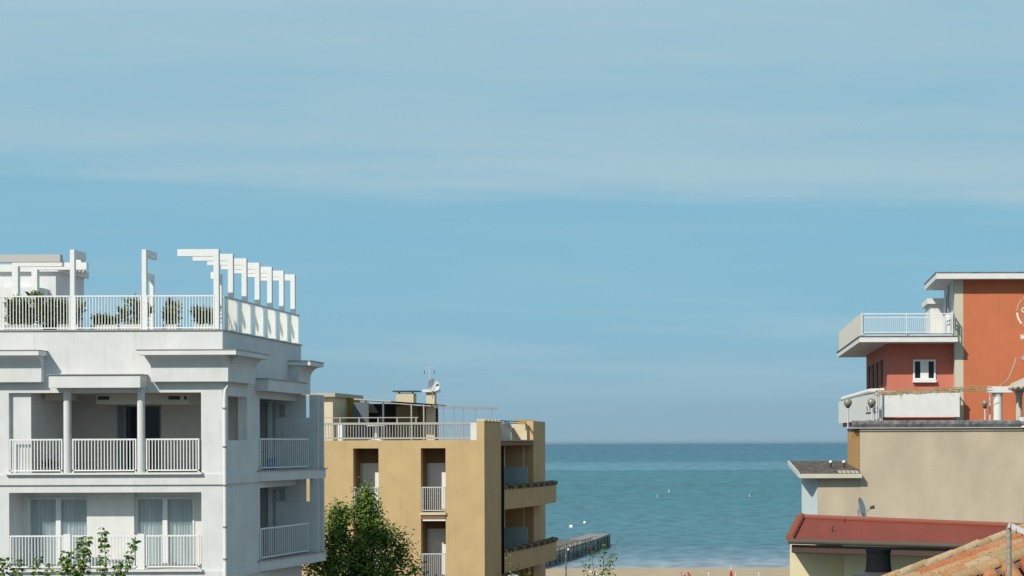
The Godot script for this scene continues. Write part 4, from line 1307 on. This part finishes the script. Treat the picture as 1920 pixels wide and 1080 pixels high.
func tile_shell(r0: float, r1: float, len: float, thick: float, inverted := false) -> ArrayMesh:
	# a curved clay tile along +Z (upper end), wide lower end at z = 0
	var mb := MB.new()
	var n := 7
	var sg := -1.0 if inverted else 1.0
	var prev := []
	for i in n + 1:
		var an := PI * i / n
		var d := Vector3(cos(an), sin(an) * sg, 0)
		var cur := [d * r0, d * r1 + Vector3(0, 0, len), d * (r0 - thick), d * (r1 - thick) + Vector3(0, 0, len), d]
		if i > 0:
			mb.tri(prev[0], cur[0], cur[1], prev[4], cur[4], cur[4])
			mb.tri(prev[0], cur[1], prev[1], prev[4], cur[4], prev[4])
			mb.tri(cur[2], prev[2], prev[3], -cur[4], -prev[4], -prev[4])
			mb.tri(cur[2], prev[3], cur[3], -cur[4], -prev[4], -cur[4])
			mb.quad(cur[0], prev[0], prev[2], cur[2])
			mb.quad(prev[1], cur[1], cur[3], prev[3])
		prev = cur
	return mb.done()

func tiled_roof() -> void:
	var b := thing("tiled_house", "house corner with a weathered clay tile roof, nearest in the view", "house", Vector3(1.19, 0, -22))
	var al := deg_to_rad(62.0)
	var up := Vector3(sin(al), 0.277, -cos(al))
	var u := up.normalized()
	var lat := Vector3(cos(al), 0, sin(al))
	var nrm := u.cross(lat)
	if nrm.y < 0.0:
		nrm = -nrm
	var o := Vector3(0, 8.72, 0)
	var P := func(s: float, l: float, h: float) -> Vector3: return o + up * s + lat * l + nrm * h
	var deck := hexa([P.call(-1.6, 0.02, -0.25), P.call(-1.6, 0.95, -0.25), P.call(3.6, 0.95, -0.25), P.call(3.6, 0.02, -0.25)], [P.call(-1.6, 0.02, 0.0), P.call(-1.6, 0.95, 0.0), P.call(3.6, 0.95, 0.0), P.call(3.6, 0.02, 0.0)])
	var roof := part(b, "roof", deck, M.mortar)
	var cover := tile_shell(0.115, 0.09, 0.44, 0.016)
	var pan := tile_shell(0.12, 0.10, 0.44, 0.016, true)
	var cap := tile_shell(0.078, 0.058, 0.27, 0.016)
	var clays := [M.clay_0, M.clay_1, M.clay_2, M.clay_3, M.clay_4, M.clay_5]
	var frame := Basis(u.cross(nrm) * -1.0, nrm, u)
	if frame.determinant() < 0.0:
		frame.x = -frame.x
	var place := func(called: String, mesh: Mesh, m: Material, at: Vector3, bs: Basis) -> void:
		var t := part(roof, called, mesh, m)
		var jig := Basis(bs.y, rng.randfn(0, 0.025)) * Basis(bs.z, rng.randfn(0, 0.03)) * Basis(bs.x, -0.035 + rng.randfn(0, 0.008))
		t.transform = Transform3D(jig * bs, at)
	for j in 3:
		for i in 15:
			var s := -1.5 + i * 0.335 + 0.02 * rng.randfn(0, 1)
			place.call("roof_tile", cover, clays[[0, 1, 1, 1, 0, 2, 0, 4][rng.randi() % 8]] if j < 1 else clays[[1, 2, 1, 3, 5, 0][rng.randi() % 6]], P.call(s, 0.31 + j * 0.255, 0.04), frame)
			place.call("roof_tile", pan, clays[[0, 1, 4][rng.randi() % 3]], P.call(s + 0.1, 0.31 + (j + 0.5) * 0.255, 0.115), frame)
	# mortar strip and caps on the far verge
	part(roof, "mortar_bed", hexa([P.call(-1.6, -0.06, 0.0), P.call(-1.6, 0.225, 0.0), P.call(3.6, 0.225, 0.0), P.call(3.6, -0.06, 0.0)], [P.call(-1.6, -0.06, 0.13), P.call(-1.6, 0.215, 0.06), P.call(3.6, 0.215, 0.06), P.call(3.6, -0.06, 0.13)]), M.mortar)
	for i in 26:
		place.call("ridge_tile", cap, clays[[5, 5, 2, 5, 3][i % 5]], P.call(-1.6 + i * 0.203, -0.005, 0.082 + 0.006 * (i % 2)), Basis(frame.x, -0.07 if frame.z.dot(u) > 0.0 else 0.07) * frame)
	# caps on the near verge
	for i in 15:
		place.call("ridge_tile", cover, clays[[3, 5, 2, 3][rng.randi() % 4]], P.call(-1.5 + i * 0.335, 1.03, 0.03), frame)
	part(roof, "mortar_bed", hexa([P.call(-1.6, 0.93, -0.2), P.call(-1.6, 1.15, -0.2), P.call(3.6, 1.15, -0.2), P.call(3.6, 0.93, -0.2)], [P.call(-1.6, 0.93, 0.03), P.call(-1.6, 1.13, 0.02), P.call(3.6, 1.13, 0.02), P.call(3.6, 0.93, 0.03)]), M.mortar)
	# lower slope towards the street, its top tucked under the near verge
	var dn := Vector3(0.12, -0.30, 1.0).normalized()
	var side := (up - dn * up.dot(dn)).normalized()
	var n2 := dn.cross(side)
	if n2.y < 0.0:
		n2 = -n2
	var fr2 := Basis(dn.cross(n2), n2, -dn)
	if fr2.determinant() < 0.0:
		fr2.x = -fr2.x
	var Q := func(s: float, d: float, h: float) -> Vector3: return P.call(s, 1.09, -0.06) + dn * d + n2 * h
	part(b, "lower_roof", hexa([Q.call(-1.2, 0.0, -0.2), Q.call(-1.2, 3.0, -0.2), Q.call(3.6, 3.0, -0.2), Q.call(3.6, 0.0, -0.2)], [Q.call(-1.2, 0.0, 0.0), Q.call(-1.2, 3.0, 0.0), Q.call(3.6, 3.0, 0.0), Q.call(3.6, 0.0, 0.0)]), M.mortar)
	for j in 17:
		var s := -1.0 + j * 0.275
		for i in 7:
			place.call("roof_tile", cover, clays[[4, 4, 0, 0, 1][rng.randi() % 5]], Q.call(s, 0.22 + i * 0.335, 0.03), fr2)
			if i >= 0:
				place.call("roof_tile", pan, clays[[4, 0, 4][rng.randi() % 3]], Q.call(s + 0.137, 0.22 + i * 0.335, 0.10), fr2)
	part(b, "wall", hexa([Vector3(-1.0, 0, 0.3), Vector3(-0.6, 0, 3.0), Vector3(4.0, 0, 2.4), Vector3(3.6, 0, -1.2)], [Vector3(-1.0, 7.7, 0.3), Vector3(-0.6, 7.5, 2.6), Vector3(4.0, 8.2, 2.4), Vector3(3.4, 8.9, -1.0)]), M.pale_cream)
	# black flue and grey pole
	var fl := thing("flue", "black metal flue pipe with a wide base plate before the red roof", "flue", Vector3(1.02, 7.6, -23))
	part(fl, "pipe", MB.new().lathe(Vector3.ZERO, [[0.18, 0.0], [0.175, 1.2], [0.16, 1.32], [0.158, 1.44], [0.172, 1.50], [0.172, 1.51], [0.15, 1.51], [0.15, 1.3], [0.0, 1.3]], 28), M.black_metal)
	part(fl, "base_plate", MB.new().lathe(Vector3.ZERO, [[0.0, 1.1], [0.33, 1.13], [0.33, 1.17], [0.27, 1.19], [0.19, 1.21]], 28), M.dark_metal)
	part(fl, "pedestal", bx(-0.3, -1.5, -0.3, 0.3, 1.12, 0.3), M.mortar)
	var po := thing("antenna_pole", "grey metal pole with an angled pale arm tied on with wire", "pole", Vector3(2.37, 8.2, -20))
	part(po, "pole", MB.new().tube([Vector3.ZERO, Vector3(0, 1.33, 0)], 0.03, 12), M.pole_grey)
	part(po, "arm", MB.new().beam(Vector3(-0.01, 1.36, 0.03), Vector3(0.75, 1.02, 0.12), 0.045, 0.06), M.pale_metal)
	for i in 7:
		var x := 0.02 + i * 0.055
		part(po, "wire_tie", MB.new().tube([Vector3(x, 1.40 - x * 0.44, 0.05), Vector3(x + 0.015 * (i % 3 - 1), 1.29 - x * 0.48, 0.07)], 0.005, 5), M.dark_metal)

func shore_things() -> void:
	var b := thing("pier", "grey timber pier on many piles with a pale concrete head", "pier", Vector3(-23.4, -1.5, -160))
	var edge := func(side: float, z: float, y: float) -> Vector3:      # plan of the pier: right edge at side 1, left edge at side 0
		var xr := lerpf(-2.4, 0.55, (5.0 - z) / 41.0)
		var xl := lerpf(-4.6, -2.7, (5.0 - z) / 55.0)
		return Vector3(lerpf(xl, xr, side), y, z)
	for i in 20:
		var z0 := 5.0 - i * 2.05
		var z1 := z0 - 2.0
		part(b, "deck", hexa([edge.call(0.0, z0, 1.08), edge.call(1.0, z0, 1.08), edge.call(1.0, z1, 1.08), edge.call(0.0, z1, 1.08)], [edge.call(0.0, z0, 1.26), edge.call(1.0, z0, 1.26), edge.call(1.0, z1, 1.26), edge.call(0.0, z1, 1.26)]), M.pier_deck)
	part(b, "pier_head", hexa([Vector3(-2.2, 1.08, -36.1), Vector3(0.62, 1.08, -36.1), Vector3(0.95, 1.08, -48), Vector3(-1.6, 1.08, -48)], [Vector3(-2.2, 1.30, -36.1), Vector3(0.62, 1.30, -36.1), Vector3(0.95, 1.30, -48), Vector3(-1.6, 1.30, -48)]), M.concrete)
	for i in 46:
		var z := 4.5 - i * 0.9
		for sd in [0.985, 0.03]:
			if sd < 0.5 and i % 2:
				continue
			var p: Vector3 = edge.call(sd, z + rng.randf_range(-0.15, 0.15), -0.9)
			var q: Vector3 = edge.call(sd, z, 1.32 + (0.3 if i % 3 == 0 else 0.0))
			part(b, "pile", MB.new().tube([p, q], 0.085, 7, 0.07), M.pale_wood if (i * 7) % 5 < 3 else M.weathered_wood)
		if i % 2 == 0:
			part(b, "brace", MB.new().beam(edge.call(0.99, z, -0.2), edge.call(0.99, z - 1.8, 1.0), 0.05, 0.08), M.weathered_wood)
	for i in 14:
		var z := -36.5 - i * 0.85
		part(b, "pile", MB.new().tube([Vector3(0.62 + 0.022 * i, -0.9, z), Vector3(0.62 + 0.022 * i, 1.07, z)], 0.085, 7, 0.08), M.weathered_wood if i % 3 else M.pale_wood)
	part(b, "lower_beam", MB.new().beam(edge.call(1.01, 5.0, 0.45), edge.call(1.01, -36.0, 0.45), 0.08, 0.12), M.weathered_wood)
	part(b, "rail", MB.new().beam(edge.call(0.99, 5.0, 1.60), edge.call(0.99, -36.0, 1.60), 0.04, 0.05), M.weathered_wood)
	# lamps on the pier
	var lamps := [[Vector3(-24.76, -0.22, -190), "thin pier lamp with a white square head, nearer the beach", 1.7], [Vector3(-24.5, -0.22, -200), "thin pier lamp with a round white head, nearer the pier head", 1.66]]
	for i in 2:
		var t := thing("pier_lamp", lamps[i][1], "lamp", lamps[i][0], 0.0, "lamps on the pier")
		part(t, "pole", MB.new().tube([Vector3.ZERO, Vector3(0, lamps[i][2], 0)], 0.02, 6), M.grey_metal)
		if i == 0:
			part(t, "head", bx(-0.17, 1.63, -0.12, 0.17, 1.90, 0.12), M.plastic_white)
		else:
			part(t, "head", MB.new().ball(Vector3(0, 1.70, 0), 0.17, 8, 12), M.plastic_white)
	var lp := thing("lamp_post", "tall grey lamp post on the beach in front of the pier", "lamp post", Vector3(-15.99, -0.3, -120))
	part(lp, "pole", MB.new().tube([Vector3.ZERO, Vector3(0, 4.15, 0)], 0.065, 8, 0.05), M.zinc)
	part(lp, "lamp", MB.new().ball(Vector3(0.17, 3.55, 0), 0.085, 8, 12), M.plastic_white)
	# buoys
	for q in [[1254, 428.0, 0.42, "white marker buoy far out on the water, tallest of the three"], [1232, 390.0, 0.22, "small white buoy left of the tall marker buoy"], [1405, 390.0, 0.22, "small white buoy alone to the right on the open water"]]:
		var D: float = q[1]
		var t := thing("buoy", q[3], "buoy", Vector3((q[0] - 1500.0) / 3300.0 * D, -1.5, -D), 0.0, "white buoys on the sea")
		var s: float = q[2]
		part(t, "float", MB.new().lathe(Vector3.ZERO, [[0.0, -0.2], [0.3 * s, -0.1], [0.36 * s, 0.12], [0.2 * s, 0.3], [0.07, 0.4]], 14), M.plastic_white)
		part(t, "mast", MB.new().tube([Vector3(0, 0.2, 0), Vector3(0, 0.4 + s, 0)], 0.1 * s, 8, 0.05), M.plastic_white)
	# closed beach umbrellas
	var k := 0
	for q in [[1280, 0], [1328, 0], [1370, 1], [1379, 0], [1422, 0]]:
		var D := 125.0
		var red: bool = q[1] == 1
		var t := thing("beach_umbrella", "furled red beach umbrella standing on the sand" if red else ["bare white umbrella pole on the sand, beside the red sunbeds", "bare white umbrella pole on the sand, between the red sunbeds and the furled red umbrella", "", "bare white umbrella pole touching the furled red umbrella", "bare white umbrella pole standing farthest along towards the red roofed house"][k], "umbrella", Vector3((q[0] - 1500.0) / 3300.0 * D, -0.3, -D), 0.0, "beach umbrellas")
		part(t, "pole", MB.new().tube([Vector3.ZERO, Vector3(0, 2.0 if red else 1.5, 0)], 0.03, 6), M.plastic_white)
		if red:
			part(t, "cover", MB.new().lathe(Vector3.ZERO, [[0.12, 0.5], [0.17, 0.9], [0.10, 1.5], [0.02, 1.78]], 10), M.red_cloth)
		else:
			part(t, "finial", MB.new().ball(Vector3(0, 1.5, 0), 0.06, 6, 8), M.plastic_white)
		k += 1
	for i in 2:
		var t := thing("deck_chair", ["low red canvas beach chair on the sand, farther from the umbrella poles", "small red canvas beach chair on the sand, nearer the furled red umbrella"][i], "beach chair", Vector3(-9.95 + i * 0.5, -0.85, -149.5), 25.0, "red beach chairs")
		var sz := 0.13 - 0.04 * i
		for x in [-sz, sz]:
			part(t, "side_frame", MB.new().tube([Vector3(x, 0.0, 0.3), Vector3(x, 0.14, 0.0), Vector3(x, 0.34, -0.3)], 0.015, 6).tube([Vector3(x, 0.0, -0.25), Vector3(x, 0.14, 0.0)], 0.015, 6), M.weathered_wood)
		part(t, "canvas", MB.new().quad(Vector3(-sz, 0.03, 0.3), Vector3(sz, 0.03, 0.3), Vector3(sz, 0.13, 0.0), Vector3(-sz, 0.13, 0.0)).quad(Vector3(-sz, 0.13, 0.0), Vector3(sz, 0.13, 0.0), Vector3(sz, 0.33, -0.3), Vector3(-sz, 0.33, -0.3)), M.red_cloth)
	var pb := thing("pedal_boat", "red pedal boat with a white slide on the sand behind the sapling top", "boat", Vector3(-17.1, -0.95, -147.5), 70.0)
	for x in [-0.4, 0.4]:
		part(pb, "hull", MB.new().prism([Vector2(-1.0, 0.1), Vector2(-0.8, 0.0), Vector2(0.8, 0.0), Vector2(1.1, 0.18), Vector2(1.0, 0.26), Vector2(-1.0, 0.26)], Vector3(x - 0.14, 0, 0), Vector3.BACK, Vector3.UP, Vector3(0.28, 0, 0)), M.faded_red)
	part(pb, "deck", bx(-0.5, 0.262, -0.7, 0.5, 0.3, 0.7), M.faded_red)
	part(pb, "slide", MB.new().beam(Vector3(0.0, 0.80, -0.9), Vector3(0.1, 0.34, 0.4), 0.14, 0.05), M.plastic_white)
	for x in [-0.25, 0.25]:
		part(pb, "seat", bx(x - 0.15, 0.301, 0.4, x + 0.15, 0.36, 0.65), M.plastic_white)
	var sl := thing("street_lamp", "street lamp with a domed white head among the shoots below the yellow block's balconies", "street lamp", Vector3(-11.43, 0, -70))
	part(sl, "pole", MB.new().tube([Vector3.ZERO, Vector3(0, 5.1, 0)], 0.06, 8, 0.045), M.zinc)
	part(sl, "head", MB.new().lathe(Vector3(0, 5.05, 0), [[0.0, 0.0], [0.30, 0.02], [0.31, 0.06], [0.22, 0.18], [0.08, 0.26], [0.0, 0.27]], 18), M.plastic_white)

func leaf_mesh() -> ArrayMesh:
	var mb := MB.new()
	mb.use_col = true
	var p := [Vector3(0, 0, 0), Vector3(0.30, 0.05, 0.32), Vector3(0.36, 0.07, 0.62), Vector3(0, -0.04, 1.0), Vector3(-0.36, 0.07, 0.62), Vector3(-0.30, 0.05, 0.32), Vector3(0, -0.02, 0.5)]
	for i in 6:
		var a: Vector3 = p[i]
		var c: Vector3 = p[(i + 1) % 6]
		var q6: Vector3 = p[6]
		var nn: Vector3 = (a - q6).cross(c - q6).normalized()
		mb.tri(p[6], a, c, nn, nn, nn)
	return mb.done()

func leaf_xf(p: Vector3, size: float, outward: Vector3) -> Transform3D:
	var nrm := (Vector3(0, 0.9, 0) + outward * 0.7 + Vector3(rng.randfn(0, 0.55), rng.randfn(0, 0.55), rng.randfn(0, 0.55))).normalized()
	var dir := (outward + Vector3(rng.randfn(0, 0.7), rng.randfn(0, 0.5) - 0.35, rng.randfn(0, 0.7))).normalized()
	var sx := nrm.cross(dir).normalized()
	dir = sx.cross(nrm).normalized()
	return Transform3D(Basis(sx * size, nrm * size, dir * size), p)

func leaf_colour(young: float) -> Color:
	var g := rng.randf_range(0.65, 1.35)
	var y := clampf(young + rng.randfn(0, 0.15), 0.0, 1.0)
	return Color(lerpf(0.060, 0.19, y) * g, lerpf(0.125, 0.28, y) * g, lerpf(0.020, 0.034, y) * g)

var leaf_shape: ArrayMesh

# stems: [[points], radius]; lobes: [centre, radii, clumps, leaves per clump]
func build_tree(called: String, label: String, at: Vector3, stems: Array, lobes: Array, leaf: float, young := 0.3, tight := 0.24) -> void:
	var t := thing(called, label, "tree", at, 0.0)
	var wood := MB.new()
	for s in stems:
		wood.tube(s[0], s[1], 8, s[1] * 0.35)
	var xf := []
	var cols := []
	for l in lobes:
		var c: Vector3 = l[0]
		var r: Vector3 = l[1]
		for k in int(l[2]):
			var d := Vector3(rng.randfn(0, 1), rng.randfn(0, 1), rng.randfn(0, 1)).normalized()
			var q := pow(rng.randf(), 0.42)
			var p := c + Vector3(d.x * r.x, d.y * r.y, d.z * r.z) * q
			if k % 3 == 0:
				wood.tube([c + Vector3(0, -r.y * 0.3, 0), c.lerp(p, 0.55) + Vector3(0, 0.06, 0), p + d * 0.1], 0.022, 5, 0.006)
			var lit_tone := young + 0.35 * clampf(d.y, -0.4, 1.0) * q  # lobe tops paler: sunlight from above put into the leaf colour
			for i in int(l[3]):
				var off := Vector3(rng.randfn(0, tight), rng.randfn(0, tight * 0.85), rng.randfn(0, tight))
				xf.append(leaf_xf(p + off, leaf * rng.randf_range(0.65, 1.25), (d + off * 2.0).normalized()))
				cols.append(leaf_colour(lit_tone))
	part(t, "trunk", wood, M.bark)
	scatter(t, "crown", leaf_shape, M.leaf, xf, cols)

# a slim leader: leaves in loose whorls along a stem
func shoots(called: String, label: String, at: Vector3, list: Array, leaf: float, young: float) -> void:
	var t := thing(called, label, "tree", at, 0.0)
	var wood := MB.new()
	var xf := []
	var cols := []
	wood.tube([Vector3.ZERO, Vector3(0.05, 2.5, 0), Vector3(0, 4.5, 0)], 0.09, 8, 0.05)
	for s in list:      # [base, tip, radius, leaves, start]
		var a: Vector3 = s[0]
		var c: Vector3 = s[1]
		var bend := (a + c) * 0.5 + Vector3(rng.randf_range(-0.08, 0.08), 0, rng.randf_range(-0.08, 0.08))
		wood.tube([Vector3(0, 4.3, 0), a, bend, c], 0.022, 6, 0.006)
		var n := int(s[3])
		for i in n:
			var q := lerpf(s[4], 1.02, rng.randf())
			q = s[4] + (1.02 - s[4]) * (roundf((q - s[4]) / (1.02 - s[4]) * 9.0) / 9.0 * 0.75 + (q - s[4]) / (1.02 - s[4]) * 0.25)
			var p := a.lerp(c, q)
			var an := rng.randf() * TAU
			var rad: float = s[2] * rng.randf_range(0.15, 1.0) * (1.15 - 0.5 * q)
			var outw := Vector3(cos(an), rng.randf_range(-0.25, 0.35), sin(an)).normalized()
			xf.append(leaf_xf(p + outw * rad, leaf * rng.randf_range(0.6, 1.2), outw))
			cols.append(leaf_colour(young))
	part(t, "trunk", wood, M.twig)
	scatter(t, "crown", leaf_shape, M.leaf, xf, cols)

func trees() -> void:
	leaf_shape = leaf_mesh()
	# big tree between the white house and the yellow block
	var tx := Vector3(-17.65, 0, -71.2)
	var st := [[[Vector3(0, 0, 0), Vector3(0.1, 2.0, 0.1), Vector3(0, 4.0, 0)], 0.22]]
	var lob := [
		[Vector3(0.1, 7.7, 0.0), Vector3(0.42, 1.05, 0.5), 64, 30],
		[Vector3(0.1, 8.45, 0.0), Vector3(0.16, 0.45, 0.2), 14, 20],
		[Vector3(-1.05, 7.1, 0.1), Vector3(0.50, 0.95, 0.6), 58, 30],
		[Vector3(-0.95, 7.75, 0.2), Vector3(0.28, 0.40, 0.3), 12, 20],
		[Vector3(-1.7, 6.2, 0.2), Vector3(0.6, 1.1, 0.7), 54, 30],
		[Vector3(0.6, 6.9, 0.2), Vector3(0.55, 0.75, 0.6), 54, 30],
		[Vector3(1.2, 6.6, -0.1), Vector3(0.45, 0.9, 0.5), 26, 16],
		[Vector3(1.5, 5.8, 0.1), Vector3(0.65, 0.9, 0.7), 36, 17],
		[Vector3(2.15, 5.1, 0.0), Vector3(0.55, 0.65, 0.6), 22, 13],
		[Vector3(0.0, 5.6, 0.3), Vector3(1.4, 1.2, 1.2), 140, 34],
		[Vector3(-1.3, 4.9, 0.3), Vector3(1.0, 1.2, 1.0), 90, 34],
		[Vector3(0.8, 4.4, 0.3), Vector3(1.8, 1.0, 1.3), 140, 34]]
	for l in lob:
		st.append([[Vector3(0, 3.4, 0), Vector3(0, 3.8, 0).lerp(l[0], 0.5) + Vector3(0, 0.25, 0), l[0] + Vector3(0, l[1].y * 0.6, 0)], 0.06])
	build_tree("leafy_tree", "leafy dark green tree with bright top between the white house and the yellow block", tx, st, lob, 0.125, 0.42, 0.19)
	shoots("young_tree", "sunlit young tree with three leafy leaders before the lower loggia's railing", Vector3(-19.3, 0, -48), [
		[Vector3(-0.35, 6.4, 0), Vector3(-0.2, 7.95, 0), 0.24, 270, 0.1],
		[Vector3(-0.75, 6.1, 0.2), Vector3(-0.62, 7.55, 0.1), 0.26, 230, 0.0],
		[Vector3(-0.1, 6.0, 0.1), Vector3(-0.5, 7.2, 0.2), 0.26, 190, 0.0],
		[Vector3(0.25, 6.3, 0), Vector3(0.32, 8.22, 0), 0.13, 130, 0.25],
		[Vector3(0.55, 6.2, 0.1), Vector3(1.15, 7.85, 0), 0.15, 130, 0.25],
		[Vector3(0.45, 6.0, 0.1), Vector3(0.75, 7.3, 0.1), 0.14, 80, 0.1]], 0.13, 0.45)
	shoots("young_tree", "dark leafy treetop at the lower left edge, below the white house's loggia", Vector3(-21.5, 0, -48), [
		[Vector3(-0.3, 6.0, 0), Vector3(-0.25, 7.4, 0), 0.24, 170, 0.1],
		[Vector3(0.1, 6.0, 0.1), Vector3(0.2, 7.35, 0), 0.22, 150, 0.1],
		[Vector3(0.5, 5.9, 0.1), Vector3(0.72, 7.4, 0), 0.17, 90, 0.2],
		[Vector3(0.8, 6.2, 0.1), Vector3(1.02, 7.25, 0), 0.13, 40, 0.3]], 0.13, 0.2)
	shoots("young_tree", "thin yellow-green shoots rising before the yellow block's brown balconies", Vector3(-11.0, 0, -67), [
		[Vector3(0.0, 5.0, 0), Vector3(-0.15, 6.25, 0), 0.12, 34, 0.1],
		[Vector3(0.2, 4.9, 0), Vector3(0.25, 5.95, 0), 0.14, 40, 0.0],
		[Vector3(0.45, 4.9, 0), Vector3(0.75, 5.9, 0), 0.12, 26, 0.1],
		[Vector3(-0.2, 4.9, 0), Vector3(-0.55, 5.6, 0), 0.15, 34, 0.0]], 0.10, 0.6)
	shoots("young_tree", "sparse green sapling top standing against the sea beside the pier", Vector3(-7.9, 0, -68), [
		[Vector3(0.0, 5.0, 0), Vector3(-0.25, 6.75, 0), 0.16, 46, 0.2],
		[Vector3(0.2, 5.0, 0), Vector3(0.30, 6.55, 0), 0.24, 130, 0.1],
		[Vector3(0.4, 4.9, 0), Vector3(0.65, 6.2, 0), 0.22, 100, 0.0],
		[Vector3(0.0, 5.0, 0), Vector3(0.9, 6.9, 0), 0.14, 18, 0.5],
		[Vector3(-0.2, 4.9, 0), Vector3(-0.5, 5.9, 0), 0.2, 50, 0.0]], 0.10, 0.32)
